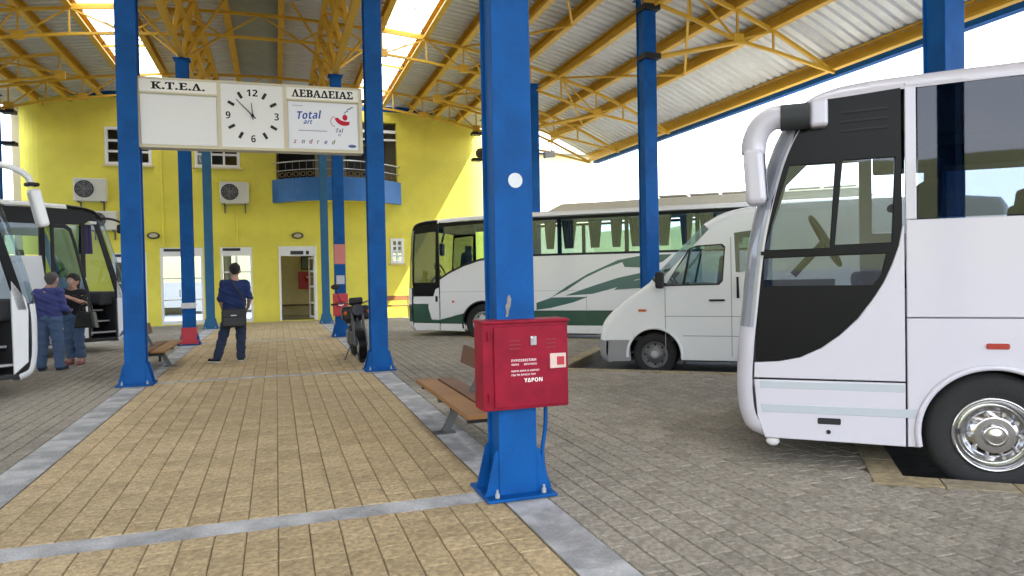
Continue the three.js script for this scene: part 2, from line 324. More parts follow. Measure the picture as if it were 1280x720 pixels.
for (const a of [5.6, 11.8, 18.0]) column(-7.1, a, 6.6, 'blue column outside the left edge of the view', { group: G });
for (const a of [4.6]) column(-1.95, a, 6.62, 'blue column left of the camera beside the platform', { group: G });
for (const x of [-7.1, -1.95, 1.55, 6.7]) column(x, -2.3, 6.62, 'blue column behind the camera', { group: G });
// marks on the columns
part('tape_band', rbox(0.30, 0.13, 0.30, 0.01, 0, 0.92, 0), mt.white, colL2, 'white tape wrapped round the column');
part('painted_foot', [box(0.325, 0.36, 0.325, 0, 0.23, 0), box(0.40, 0.08, 0.40, 0, 0.075, 0)], mt.redBright, colL2, 'bright red foot sleeve');
part('poster', [box(0.28, 0.5, 0.012, 0, 2.1, 0.14)], M(lin(0.62, 0.22, 0.2), 0.8), colR3, 'pink paper poster');
part('notice', [box(0.2, 0.22, 0.012, 0.0, 1.45, 0.14)], M(lin(0.55, 0.58, 0.62), 0.8), colR3);
part('sticker', cyl(0.05, 0.05, 0.004, 0.015, 2.13, 0.136, 24, 'z'), M(lin(0.72, 0.75, 0.76), 0.6), colR1, 'round white sticker');
part('paint_chip', slab([[-0.07, 1.215], [-0.055, 1.22], [-0.048, 1.26], [-0.036, 1.29], [-0.03, 1.335], [-0.042, 1.365], [-0.056, 1.35], [-0.06, 1.31], [-0.072, 1.29], [-0.066, 1.25]], 0.003, 0.1335), M(lin(0.34, 0.33, 0.28), 0.9, 0, { map: T.stone }), colR1, 'grey chip in the paint');
part('conduit', pipe([P3(0.22, 0.62, 0.09), P3(0.215, 0.45, 0.09), P3(0.19, 0.28, 0.09), P3(0.2, 0.14, 0.1), P3(0.235, 0.03, 0.1)], 0.014), mt.blue, colR1);

// ------------------------------------------------------------------ roof
const roof = thing('canopy_roof', 'yellow steel trussed canopy roof with corrugated metal sheets over the bus bays', 'roof');
const A0 = -9, A1 = 26.1, A1s = 26.75, A1o = 23.8;
const purlR = [2.7, 3.84, 4.83, 5.76, 6.57, 7.6, 8.66, 9.5, 10.98], purlL = purlR.map((x) => -0.42 - x);
const purlins = [...purlL.slice().reverse(), -1.0, 0.28, ...purlR];
for (const x of purlins) {
  const y = roofY(x), a1 = Math.abs(x + 0.2) > 7.9 ? A1o : A1, L = a1 - A0, c = -(A0 + a1) / 2, s = x < -0.2 ? -1 : 1;
  part('purlin', [box(0.016, 0.236, L, x + s * 0.05, y - 0.13, c), box(0.14, 0.016, L, x - s * 0.012, y - 0.256, c), box(0.14, 0.012, L, x - s * 0.012, y - 0.006, c), box(0.012, 0.035, L, x - s * 0.076, y - 0.23, c)], mt.yellowSteel, roof);
}
function sheet(x0, x1, a0, a1) {                                    // corrugated: ribs run across the platform
  const p = [], idx = [], nx = Math.max(2, Math.ceil(Math.abs(x1 - x0) / 0.5)), prof = [[0, 0], [0.08, 0], [0.11, 0.045], [0.16, 0.045], [0.19, 0]];
  const as = []; for (let a = a0; a < a1 - 0.2; a += 0.25) for (const [u, h] of prof) as.push([a + u, h]); as.push([a1, 0]);
  for (const [a, h] of as) for (let i = 0; i <= nx; i++) { const x = x0 + (x1 - x0) * i / nx; p.push(x, roofY(x) + h, -a); }
  for (let k = 0; k < as.length - 1; k++) for (let i = 0; i < nx; i++) { const a = k * (nx + 1) + i, b = a + nx + 1; idx.push(a, b, a + 1, b, b + 1, a + 1); }
  let g = new THREE.BufferGeometry(); g.setAttribute('position', new THREE.Float32BufferAttribute(p, 3)); g.setIndex(idx); g = g.toNonIndexed(); g.computeVertexNormals(); return g;
}
for (let i = 0; i < purlins.length - 1; i++) {
  const x0 = purlins[i], x1 = purlins[i + 1], mid = (x0 + x1) / 2, light = (x0 === 2.7 || x1 === purlL[0]);
  const outer = Math.abs(mid + 0.2) > 7.9;
  if (light) part('skylight_sheet', sheet(x0, x1, A0, A1s), mt.skylight, roof, 'translucent white roof sheet');
  else for (const [b0, b1] of [[A0, 4.5], [4.5, 11.5], [11.5, 18.25], [18.25, outer ? A1o : A1s]]) part('roof_sheet', sheet(x0, x1, b0, b1), mt.deck, roof);
}
for (const s of [1, -1]) { const x = s > 0 ? 11.26 : -11.66; part('roof_sheet', sheet(s > 0 ? 10.98 : -11.6, s > 0 ? 11.2 : -11.4, A0, A1o), mt.deck, roof); part('gutter', [box(0.16, 0.02, 32.6, x, 5.53, -7.4), box(0.02, 0.17, 32.6, x + s * 0.08, 5.605, -7.4), box(0.02, 0.14, 32.6, x - s * 0.08, 5.59, -7.4)], mt.blue, roof, 'blue gutter along the eave'); }
part('ridge_liner', box(1.2, 0.01, A1 - A0 - 0.2, -0.36, 8.135, -(A0 + A1) / 2), M(lin(0.30, 0.31, 0.29), 0.6, 0.2, { map: T.paint }), roof, 'dull grey flat liner panel along the ridge');
const unitBox = new THREE.BoxGeometry(1, 1, 1), unitRod = new THREE.CylinderGeometry(1, 1, 1, 8).rotateX(Math.PI / 2);
function member(name, p0, p1, w, h, parent, mat = mt.yellowSteel, round = false) {
  const m = shade(new THREE.Mesh(round ? unitRod : unitBox, mat)); m.name = name;
  const d = new THREE.Vector3().subVectors(p1, p0), L = d.length(); d.normalize();
  let up = P3(0, 1, 0); if (Math.abs(d.y) > 0.98) up = P3(1, 0, 0);
  const x = new THREE.Vector3().crossVectors(up, d).normalize(), y = new THREE.Vector3().crossVectors(d, x);
  m.quaternion.setFromRotationMatrix(new THREE.Matrix4().makeBasis(x, y, d)); m.position.copy(p0).add(p1).multiplyScalar(0.5); m.scale.set(w, h, L); parent.add(m); return m;
}
function frame(a, outerOnly = false) {                              // transverse roof frame
  const f = group('roof_truss', roof);
  const xs = [1.55, 2.7, 3.84, 4.83, 5.76, 6.7, 7.6, 8.66, 9.5, 11.0];
  const topY = (x) => roofY(x) - 0.28, botY = (x) => { const e = Math.abs(x + 0.2); return e < 9 ? roofY(x) - 0.86 : roofY(x) - 0.86 + (e - 9) * 0.26; };
  for (const s of [1, -1]) {
    const X = (x) => s > 0 ? x : -0.4 - x;
    for (let i = outerOnly ? 3 : 0; i < xs.length - 1; i++) {
      const x0 = X(xs[i]), x1 = X(xs[i + 1]);
      member('top_chord', V(x0, topY(x0), a), V(x1, topY(x1), a), 0.06, 0.07, f); member('bottom_chord', V(x0, botY(x0), a), V(x1, botY(x1), a), 0.06, 0.06, f);
      member('web_member', V(x0, botY(x0), a), V(x0, topY(x0), a), 0.035, 0.035, f);
      if (i < xs.length - 2) member('web_member', V(i % 2 ? x0 : x1, botY(i % 2 ? x0 : x1), a), V(i % 2 ? x1 : x0, topY(i % 2 ? x1 : x0), a), 0.035, 0.035, f);
      if (i % 2) { const g = shade(new THREE.Mesh(unitBox, mt.yellowSteel)); g.name = 'gusset_plate'; g.position.copy(V(x0, botY(x0) + 0.03, a)); g.scale.set(0.24, 0.2, 0.085); f.add(g); }
    }
    // raking struts from the outer columns
    const cx = s > 0 ? 6.7 : -7.1;
    if (!outerOnly) {
      member('strut', V(cx + s * 0.1, 5.5, a), V(X(8.8), botY(X(8.8)) + 0.05, a), 0.05, 0.05, f, mt.yellowSteel, true);
      for (const y of [5.5, 6.4]) { const g = shade(new THREE.Mesh(unitBox, mt.black)); g.name = 'clamp'; g.position.copy(V(cx, y, a)); g.scale.set(0.33, 0.1, 0.31); f.add(g); }
      // longitudinal braces from the column head
      for (const e of [-1, 1]) member('brace', V(cx, 6.4, a), V(cx + s * 0.9, roofY(cx + s * 0.9) - 0.26, a + e * 2.0), 0.03, 0.03, f, mt.yellowSteel, true);
    }
  }
  if (!outerOnly) { // middle span
    const n = 4; for (let i = 0; i < n; i++) { const x0 = -1.95 + 3.5 * i / n, x1 = -1.95 + 3.5 * (i + 1) / n; member('top_chord', V(x0, topY(x0), a), V(x1, topY(x1), a), 0.06, 0.07, f); member('bottom_chord', V(x0, 7.3, a), V(x1, 7.3, a), 0.06, 0.06, f); member('web_member', V(i % 2 ? x0 : x1, 7.3, a), V(i % 2 ? x1 : x0, topY(i % 2 ? x1 : x0), a), 0.035, 0.035, f); }
  }
}
for (const a of [-2.3, 4.6, 11.7, 18.1]) frame(a);
frame(21.3, true); frame(23.6, false);
for (const x of [-1.95, 1.55]) { // triangular trusses along the two inner column rows
  const f = group('row_truss', roof), yb = 6.72, yt = roofY(x) - 0.36, w = 0.34, n = 44, L = (25 - A0) / n;
  for (const [dx, y] of [[0, yb], [-w, yt], [w, yt], [-w * 0.5, (yb + yt) / 2], [w * 0.5, (yb + yt) / 2]]) for (let k = 0; k < 5; k++) member('chord', V(x + dx, y, A0 + (25 - A0) * k / 5), V(x + dx, y, A0 + (25 - A0) * (k + 1) / 5), 0.12, 0.12, f);
  for (let i = 0; i < n; i++) {
    const a = A0 + i * L, b = a + L, s = i % 2;
    for (const e of [-1, 1]) member('web_member', V(x, yb, s ? a : b), V(x + e * w, yt, s ? b : a), 0.085, 0.05, f);
    member('web_member', V(x - w, yt, a), V(x + w, yt, s ? b : a), 0.06, 0.05, f);
    if (i % 3 === 0) { const g = shade(new THREE.Mesh(unitBox, mt.yellowSteel)); g.name = 'gusset_plate'; g.position.copy(V(x, yb + 0.06, a)); g.scale.set(0.10, 0.22, 0.3); f.add(g); }
  }
  // raking braces out to the neighbouring purlins
  for (const a of [4.6, 11.5, 18.3]) for (const e of [-1, 1]) for (const s of [-1, 1]) member('brace', V(x, yb, a), V(x + e * 1.05, roofY(x + e * 1.05) - 0.24, a + s * 1.1), 0.03, 0.03, f, mt.yellowSteel, true);
}
for (const [x0, x1] of [[2.7, 3.84], [-4.26, -3.12]]) for (const [a, b] of [[4.6, 8.1], [8.1, 11.5], [11.5, 15], [15, 18.3], [18.3, 21.3], [21.3, 23.8]]) {
  member('tie_rod', V(x0, roofY(x0) - 0.12, a), V(x1, roofY(x1) - 0.12, b), 0.012, 0.012, roof, mt.darkSteel, true); member('tie_rod', V(x1, roofY(x1) - 0.14, a), V(x0, roofY(x0) - 0.14, b), 0.012, 0.012, roof, mt.darkSteel, true);
  member('cross_tie', V(x0, roofY(x0) - 0.14, a), V(x1, roofY(x1) - 0.14, a), 0.04, 0.06, roof);
}
for (const s of [1, -1]) for (const [x0, x1] of [[4.83, 6.57], [7.6, 9.5]]) for (const [a, b] of [[4.6, 11.7], [11.7, 18.1], [18.1, 23.6]]) {
  const X = (x) => s > 0 ? x : -0.42 - x; member('wind_brace', V(X(x0), roofY(X(x0)) - 0.27, a), V(X(x1), roofY(X(x1)) - 0.27, (a + b) / 2), 0.03, 0.03, roof, mt.yellowSteel, true); member('wind_brace', V(X(x1), roofY(X(x1)) - 0.27, (a + b) / 2), V(X(x0), roofY(X(x0)) - 0.27, b), 0.03, 0.03, roof, mt.yellowSteel, true);
}

// ------------------------------------------------------------------ clock sign between the columns
function canvasMat(w, h, draw, rough = 0.5) {
  const cv = document.createElement('canvas'); cv.width = w; cv.height = h; const c = cv.getContext('2d'); draw(c, w, h);
  const t = new THREE.CanvasTexture(cv); t.colorSpace = THREE.SRGBColorSpace; t.magFilter = THREE.LinearFilter; t.anisotropy = 8; return new THREE.MeshPhysicalMaterial({ map: t, roughness: rough, specularIntensity: 0.35 });
}
function plate(name, w, h, x, y, z, mat, parent, label) { const m = shade(new THREE.Mesh(new THREE.PlaneGeometry(w, h), mat)); m.name = name; m.position.set(x, y, z); if (label) m.userData.label = label; parent.add(m); return m; }
{
  const s = thing('clock_sign', 'long white lettered sign with clock and poster hung between two blue columns', 'sign', V(-0.245, 3.965, 11.5)); s.rotation.z = 0.006;
  const W = 3.2, H = 1.02, off = M(lin(0.66, 0.60, 0.42), 0.5), pale = M(lin(0.84, 0.84, 0.83), 0.5), D = 0.24;
  part('cabinet', [rbox(W, H, D - 0.02, 0.012)], M(lin(0.7, 0.68, 0.6), 0.5), s);
  const x0 = -W / 2, x1 = -0.50, x2 = 0.435, x3 = W / 2, z = D / 2;
  for (const [a, b, c, d] of [[x0, H / 2 - 0.03, x3, H / 2], [x0, -H / 2, x3, -H / 2 + 0.04], [x0, -H / 2 + 0.04, x0 + 0.035, H / 2 - 0.03], [x3 - 0.05, -H / 2 + 0.04, x3, H / 2 - 0.03], [x1 - 0.025, -H / 2 + 0.04, x1 + 0.025, H / 2 - 0.03], [x2 - 0.025, -H / 2 + 0.04, x2 + 0.025, H / 2 - 0.03], [x0 + 0.035, 0.275, x1 - 0.025, 0.30], [x2 + 0.025, 0.275, x3 - 0.05, 0.30]])
    part('frame_bar', box(c - a, d - b, 0.035, (a + c) / 2, (b + d) / 2, z - 0.004), off, s);
  const head = (txt, w, h, fs, sp) => canvasMat(512, Math.round(512 * h / w), (c, cw, ch) => { c.fillStyle = '#f3f1ea'; c.fillRect(0, 0, cw, ch); c.fillStyle = '#141414'; c.textAlign = 'center'; c.textBaseline = 'middle'; c.font = `bold ${fs}px serif`; c.save(); c.translate(cw / 2, ch / 2 + 2); c.scale(sp, 1); c.fillText(txt, 0, 0); c.strokeStyle = '#141414'; c.lineWidth = 2.5; c.strokeText(txt, 0, 0); c.restore(); });
  const w1 = x1 - x0 - 0.06, w3 = x3 - x2 - 0.075, c1 = (x0 + 0.035 + x1 - 0.025) / 2, c3 = (x2 + 0.025 + x3 - 0.05) / 2;
  plate('lettering_panel', w1, 0.19, c1, 0.395, z + 0.004, head('Κ.Τ.Ε.Λ.', w1, 0.19, 70, 1.3), s, 'white panel lettered Κ.Τ.Ε.Λ.');
  plate('lettering_panel', w3, 0.19, c3, 0.395, z + 0.004, head('ΛΕΒΑΔΕΙΑΣ', w3, 0.19, 72, 1.02), s, 'white panel lettered ΛΕΒΑΔΕΙΑΣ');
  part('blank_panel', rbox(w1 - 0.02, 0.72, 0.02, 0.004, c1, -0.105, z), pale, s, 'blank white panel');
  const cw = x2 - x1 - 0.05, cc = (x1 + x2) / 2;
  part('clock_face', box(cw, H - 0.075, 0.02, cc, 0.003, z - 0.002), M(lin(0.84, 0.84, 0.82), 0.45), s);
  const num = (t, w, h, x, y) => plate('numeral', w, h, x, y, z + 0.011, canvasMat(128, 128, (c) => { c.fillStyle = '#eeeeec'; c.fillRect(0, 0, 128, 128); c.fillStyle = '#0c0c0c'; c.textAlign = 'center'; c.textBaseline = 'middle'; c.font = 'bold 122px sans-serif'; c.save(); c.translate(64, 68); if (t.length > 1) c.scale(0.86, 1); c.fillText(t, 0, 0); c.restore(); }), s);
  const R = 0.345, cy = 0.01; num('12', 0.19, 0.15, cc, cy + R); num('3', 0.14, 0.155, cc + R, cy); num('6', 0.14, 0.155, cc, cy - R); num('9', 0.14, 0.155, cc - R, cy);
  for (let k = 0; k < 12; k++) if (k % 3) { const a = k * 30 * rad; part('hour_mark', box(0.042, 0.1, 0.006, 0, 0, 0).rotateZ(-a).translate(cc + R * Math.sin(a), cy + R * Math.cos(a), z + 0.012), mt.black, s); }
  const hand = (len, w, deg, zz) => part('clock_hand', slab([[-w / 2, -0.06], [w / 2, -0.06], [w * 0.3, len], [-w * 0.3, len]], 0.004).rotateZ(-deg * rad).translate(cc, cy, z + zz), M(lin(0.06, 0.06, 0.07), 0.4), s);
  hand(0.33, 0.02, -44, 0.022); hand(0.19, 0.018, -4, 0.028); part('hand_boss', cyl(0.022, 0.022, 0.03, cc, cy, z + 0.02, 16, 'z'), mt.black, s);
  plate('poster', w3 - 0.05, 0.715, c3, -0.10, z + 0.003, canvasMat(1024, 640, (c, w, h) => {
    c.fillStyle = '#eceef4'; c.fillRect(0, 0, w, h); c.lineCap = 'round'; c.lineJoin = 'round';
    c.strokeStyle = '#2f4da3'; c.fillStyle = '#2f4da3';
    c.font = 'italic bold 150px sans-serif'; c.save(); c.translate(105, 240); c.rotate(-0.06); c.fillText('Total', 0, 0); c.restore();
    c.font = 'italic bold 90px sans-serif'; c.fillText('art', 210, 300);
    c.fillStyle = '#9aa2b4'; c.fillRect(140, 385, 420, 12); c.fillRect(60, 45, 150, 9);
    c.fillStyle = '#c21f38'; c.beginPath(); c.moveTo(680, 200); c.bezierCurveTo(700, 300, 840, 330, 900, 285); c.lineTo(905, 245); c.bezierCurveTo(840, 250, 760, 240, 730, 195); c.fill(); c.beginPath(); c.ellipse(835, 190, 38, 42, 0, 0, 7); c.fill();
    c.strokeStyle = '#c88a94'; c.lineWidth = 12; c.beginPath(); c.arc(690, 250, 70, 1.8, 4.4); c.stroke();
    c.strokeStyle = '#7f93a8'; c.lineWidth = 16; for (const [x, y] of [[830, 130], [870, 90], [910, 70]]) { c.beginPath(); c.moveTo(x, y); c.quadraticCurveTo(x + 20, y - 30, x + 46, y - 26); c.stroke(); }
    c.fillStyle = '#4a5270'; c.font = 'italic bold 74px serif'; c.fillText('Tal', 680, 400); c.font = 'italic bold 48px serif'; c.fillText('ty', 720, 450);
    const cols = ['#9c3348', '#4c4c55', '#a23a4a', '#6d6d52', '#46507a', '#6d7a4c']; c.font = 'italic bold 84px sans-serif'; ['z', 'n', 'd', 'r', 'e', 'd'].forEach((t, i) => { c.fillStyle = cols[i]; c.fillText(t, 60 + i * 112, 570); });
    c.fillStyle = '#5a6796'; c.beginPath(); c.ellipse(935, 590, 62, 22, 0, 0, 7); c.fill();
  }), s, 'poster with blue lettering and a red cup drawing');
  for (const x of [x0 + 0.02, x3 - 0.02]) for (const y of [0.35, -0.35]) part('bracket', box(0.14, 0.05, 0.06, x + Math.sign(x) * 0.03, y, -0.02), mt.darkSteel, s);
}

// ------------------------------------------------------------------ building at the end of the platform
const BA = 26.2;
const bld = thing('station_building', 'yellow two-storey station building with rounded corners at the end of the platform', 'building', V(0, 0, BA));
{ // local: z = -(A - BA); the front face is at z = 0
  const holes = [rect(-5.1, 0.02, -4.1, 2.45), rect(-3.68, 0.02, -2.36, 2.62), rect(-1.81, 0.02, -0.78, 2.63), rect(0.1, 0.02, 1.38, 2.65), rect(0.1, 5.0, 4.36, 7.2), rect(-5.23, 5.37, -3.85, 6.61), rect(-2.53, 5.37, -1.1, 6.61), rect(4.05, 2.0, 4.54, 2.92)];
  part('wall', slab([[-7.0, -0.14], [7.0, -0.14], [7.0, 7.58], [-7.0, 7.58]], 0.28, -0.28, holes), mt.wallYellow, bld);
  const corner = (s) => { const p = []; for (let i = 0; i <= 10; i++) { const t = i / 10 * Math.PI / 2; p.push([s * (7.0 + 0.9 * Math.sin(t)), -(0.9 - 0.9 * Math.cos(t))]); } for (let i = 10; i >= 0; i--) { const t = i / 10 * Math.PI / 2; p.push([s * (7.0 + 0.62 * Math.sin(t)), -(0.9 - 0.62 * Math.cos(t))]); } if (s < 0) p.reverse(); return slab(p.map(([x, z]) => [x, -z]), 7.70).rotateX(-Math.PI / 2).translate(0, -0.14, 0); };
  for (const s of [1, -1]) {
    part('rounded_corner', corner(s), s > 0 ? mt.wallYellow : mt.wallYellow, bld);
    part('corner_pilaster', [rbox(0.34, 7.6, 0.5, 0.02, s * 7.78, 3.66, -0.62)], mt.cream, bld, 'cream pilaster strip on the building corner');
    if (s < 0) part('side_wall', box(0.28, 7.6, 8, s * 7.76, 3.66, -4.9), mt.wallYellow, bld); else { const hs = [0, 1, 2].map((k) => rect(1.6 + k * 2.2, 0.7, 3.4 + k * 2.2, 2.9)); part('side_wall', slab(rect(0.9, -0.14, 8.9, 7.46), 0.28, 7.62, hs).rotateY(Math.PI / 2), mt.wallYellow, bld); for (const h of hs) part('side_pane', slab(h, 0.01, 7.75).rotateY(Math.PI / 2), mt.glassClear, bld); }
  }
  part('back_wall', slab(rect(-7.6, -0.14, 7.6, 7.58), 0.25, -9.1, [rect(-5.3, 0.3, -4.0, 2.7), rect(-3.75, 0.1, -2.3, 2.75), rect(-1.95, 0.1, -0.75, 2.75), rect(0.2, 5.2, 4.2, 7.0), rect(2.2, 0.8, 6.8, 2.7)]), mt.plaster, bld);
  part('roof_slab', box(15.2, 0.16, 9, 0, 7.68, -4.6), mt.concrete, bld);
  part('floor_slab', box(14.9, 0.3, 8.7, 0, 3.35, -4.65), mt.plaster, bld, 'plastered slab between the storeys');
  part('ground_floor', box(14.9, 0.13, 8.7, 0, -0.07, -4.65), M(lin(0.42, 0.36, 0.27), 0.25, 0, { map: rep(T.concrete, 0.6) }), bld, 'polished hall floor');
  part('ring_beam', [box(14.2, 0.2, 0.14, 0, 7.7, -0.16)], mt.blue, bld, 'blue steel beam along the top of the wall');
  { const ochre = M(lin(0.80, 0.68, 0.38), 0.85, 0, { map: rep(T.stucco, 0.5) }); for (const g of [box(3.4, 3.2, 0.15, 1.3, 1.6, -4.4)]) part('partition', g, ochre, bld, 'ochre wall of the entrance passage'); }
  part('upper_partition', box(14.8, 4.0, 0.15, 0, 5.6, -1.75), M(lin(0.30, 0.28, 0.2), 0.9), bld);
  // doors: white frames with glazing bars
  const doorUnit = (x0, x1, h, cols, rows, name, leafTilt = 0) => {
    const d = group(name, bld), t = 0.07, w = x1 - x0;
    part('frame', [box(t, h, 0.12, x0 + t / 2, h / 2 + 0.02, -0.06), box(t, h, 0.12, x1 - t / 2, h / 2 + 0.02, -0.06), box(w, 0.32, 0.11, (x0 + x1) / 2, h - 0.14, -0.06)], mt.whiteFrame, d);
    part('header_strip', box(w * 0.55, 0.09, 0.02, x0 + w * 0.36, h - 0.08, 0.005), mt.dark, d, 'dark sign strip above the door');
    const y1 = h - 0.31, b = 0.05, cw = (w - 2 * t) / cols, rh = (y1 - 0.12) / rows; const bars = [box(w - 2 * t, 0.12, 0.06, (x0 + x1) / 2, 0.08, -0.06)];
    for (let i = 1; i < cols; i++) bars.push(box(b * 1.6, y1 - 0.12, 0.055, x0 + t + i * cw, 0.12 + (y1 - 0.12) / 2, -0.06));
    for (let j = 1; j < rows; j++) bars.push(box(w - 2 * t, b, 0.05, (x0 + x1) / 2, 0.12 + j * rh, -0.062));
    part('glazing_bars', bars, mt.whiteFrame, d);
    for (let i = 0; i < cols; i++) for (let j = 0; j < rows; j++) part('pane', box(cw - 0.03, rh - 0.03, 0.006, x0 + t + (i + 0.5) * cw, 0.12 + (j + 0.5) * rh, -0.07), mt.glassClear, d);
    part('handle', [rod(P3((x0 + x1) / 2 - 0.08, 0.95, 0.02), P3((x0 + x1) / 2 - 0.08, 1.2, 0.02), 0.012), box(0.02, 0.02, 0.06, (x0 + x1) / 2 - 0.08, 1.0, -0.01), box(0.02, 0.02, 0.06, (x0 + x1) / 2 - 0.08, 1.15, -0.01)], mt.dark, d);
    return d;
  };
  doorUnit(-5.1, -4.1, 2.45, 2, 3, 'glass_door'); doorUnit(-3.68, -2.36, 2.62, 2, 3, 'glass_door'); doorUnit(-1.81, -0.78, 2.63, 2, 4, 'glass_door');
  { // open entrance
    const d = group('entrance', bld), h = 2.65;
    part('frame', [box(0.07, h - 0.02, 0.3, 0.135, h / 2 + 0.01, -0.1), box(0.07, h - 0.02, 0.3, 1.345, h / 2 + 0.01, -0.1), box(1.13, 0.34, 0.14, 0.74, h - 0.17, -0.04)], mt.whiteFrame, d);
    part('sign_plate', [box(0.44, 0.13, 0.012, 0.72, 2.42, 0.038), box(0.1, 0.13, 0.012, 1.08, 2.42, 0.038)], mt.dark, d, 'dark sign plate over the entrance');
    const leaf = group('door_leaf', d); leaf.position.set(1.31, 0, -0.12); leaf.rotation.y = 98 * rad;
    part('leaf_frame', [box(0.07, 2.25, 0.05, 0.035, 1.15, 0), box(0.07, 2.25, 0.05, 0.95, 1.15, 0), ...[0.1, 0.6, 1.2, 1.75, 2.24].map((y) => box(0.86, 0.07, 0.05, 0.49, y, 0))], mt.whiteFrame, leaf);
    part('leaf_glass', box(0.86, 2.1, 0.006, 0.49, 1.15, 0), mt.glassClear, leaf);
  }
  const win = (x0, y0, x1, y1, cols, rows) => {
    const g = group('window', bld), t = 0.09, cw = (x1 - x0 - 2 * t) / cols, rh = (y1 - y0 - 2 * t) / rows, b = 0.07;
    part('frame', [box(t, y1 - y0, 0.1, x0 + t / 2, (y0 + y1) / 2, -0.03), box(t, y1 - y0, 0.1, x1 - t / 2, (y0 + y1) / 2, -0.03), box(x1 - x0 - 2 * t, t, 0.1, (x0 + x1) / 2, y0 + t / 2, -0.03), box(x1 - x0 - 2 * t, t, 0.1, (x0 + x1) / 2, y1 - t / 2, -0.03)], mt.whiteFrame, g);
    const bars = []; for (let i = 1; i < cols; i++) bars.push(box(b, y1 - y0 - 2 * t, 0.06, x0 + t + i * cw, (y0 + y1) / 2, -0.035)); for (let j = 1; j < rows; j++) bars.push(box(x1 - x0 - 2 * t, b, 0.055, (x0 + x1) / 2, y0 + t + j * rh, -0.037));
    part('glazing_bars', bars, mt.whiteFrame, g);
    for (let i = 0; i < cols; i++) for (let j = 0; j < rows; j++) part('pane', box(cw - 0.04, rh - 0.04, 0.006, x0 + t + (i + 0.5) * cw, y0 + t + (j + 0.5) * rh, -0.05), mt.glassDark, g);
    part('sill', box(x1 - x0 + 0.12, 0.05, 0.14, (x0 + x1) / 2, y0 - 0.03, 0.03), mt.cream, g);
  };
  win(-5.23, 5.37, -3.85, 6.61, 3, 3); win(-2.53, 5.37, -1.1, 6.61, 3, 3); win(4.05, 2.0, 4.54, 2.92, 2, 4);
  // balcony
  const bal = group('balcony', bld), arc = (R, n = 20) => { const o = []; for (let i = 0; i <= n; i++) { const t = i / n * 2 - 1; o.push([2.215 + t * 2.27, Math.max(0, 1.25 * (1 - t * t)) + 0.02 + R]); } return o; };
  { const outer = arc(0), inner = arc(-0.14).reverse().map(([x, z]) => [x + (2.215 - x) * 0.06, z]); part('parapet', slab([...outer, ...inner], 0.8).rotateX(Math.PI / 2).translate(0, 4.98, 0), paint(lin(0.03, 0.17, 0.48), 0.5), bal, 'bowed blue parapet'); }
  part('floor', slab([...arc(-0.02), [4.4, 0.0], [0.05, 0.0]], 0.14).rotateX(Math.PI / 2).translate(0, 4.36, 0), mt.wallYellow, bal);
  const A = arc(-0.06); for (let i = 1; i < A.length - 1; i++) part('baluster', rod(P3(A[i][0], 4.96, A[i][1]), P3(A[i][0], 5.55, A[i][1]), 0.012, 6), mt.darkSteel, bal);
  part('handrail', [pipe(A.map(([x, z]) => P3(x, 5.56, z)), 0.022, 40, 8), pipe(A.map(([x, z]) => P3(x, 5.27, z)), 0.014, 40, 6)], mt.steel, bal);
  part('scroll_panel', A.slice(1, -2).map(([x, z], i) => new THREE.TorusGeometry(0.075, 0.011, 6, 14).rotateY(-0.2).translate((x + A[i + 2][0]) / 2, 5.12, (z + A[i + 2][1]) / 2)), M(lin(0.30, 0.20, 0.08), 0.5, 0.5), bal, 'row of brass scrolls in the railing');
  part('loggia_door', [box(1.3, 2.0, 0.06, 0.85, 6.05, -1.62)], mt.blackGloss, bal, 'dark glazed balcony door');
  part('loggia_window', [box(1.5, 1.5, 0.05, 3.4, 6.2, -1.63)], mt.dark, bal);
  part('loggia_blind', [box(4.2, 0.1, 0.08, 2.23, 6.85, 0.0), box(4.2, 0.07, 0.06, 2.23, 6.55, 0.0)], mt.whiteFrame, bal, 'white rails across the balcony opening');
  part('drain_pipe', [rod(P3(-1.25, 3.9, 0.05), P3(-1.25, 2.72, 0.05), 0.03), rod(P3(-3.55, 7.5, 0.06), P3(-3.55, 2.7, 0.06), 0.035), rod(P3(-2.15, 7.5, 0.06), P3(-2.15, 0, 0.06), 0.035)], mt.wallYellow, bld, 'yellow painted down pipes');
}
{ // sunlit neighbour wall right of the building
  const t = thing('neighbour_building', 'pale sunlit building beyond the roof end, right of the station building', 'building', V(15.0, 0, 38));
  part('wall', slab(rect(-2.9, -0.15, 2.9, 8.4), 0.3, -0.3, [rect(-0.5, 0.9, 0.5, 2.2)]), mt.cream, t); part('side_wall', [box(0.3, 8.5, 6, 2.76, 4.1, -3.3), box(0.3, 8.5, 6, -2.76, 4.1, -3.3)], mt.cream, t);
  part('roof', box(6.1, 0.2, 6.8, 0, 8.5, -3), mt.concrete, t); const w = group('window', t); part('pane', box(1.0, 1.3, 0.01, 0, 1.55, -0.15), mt.glassDark, w); part('frame', [box(0.06, 1.3, 0.08, 0, 1.55, -0.12), box(1.0, 0.06, 0.08, 0, 1.55, -0.121)], mt.whiteFrame, w); part('back_wall', box(5.2, 8.5, 0.2, 0, 4.1, -6.2), mt.cream, t);
}
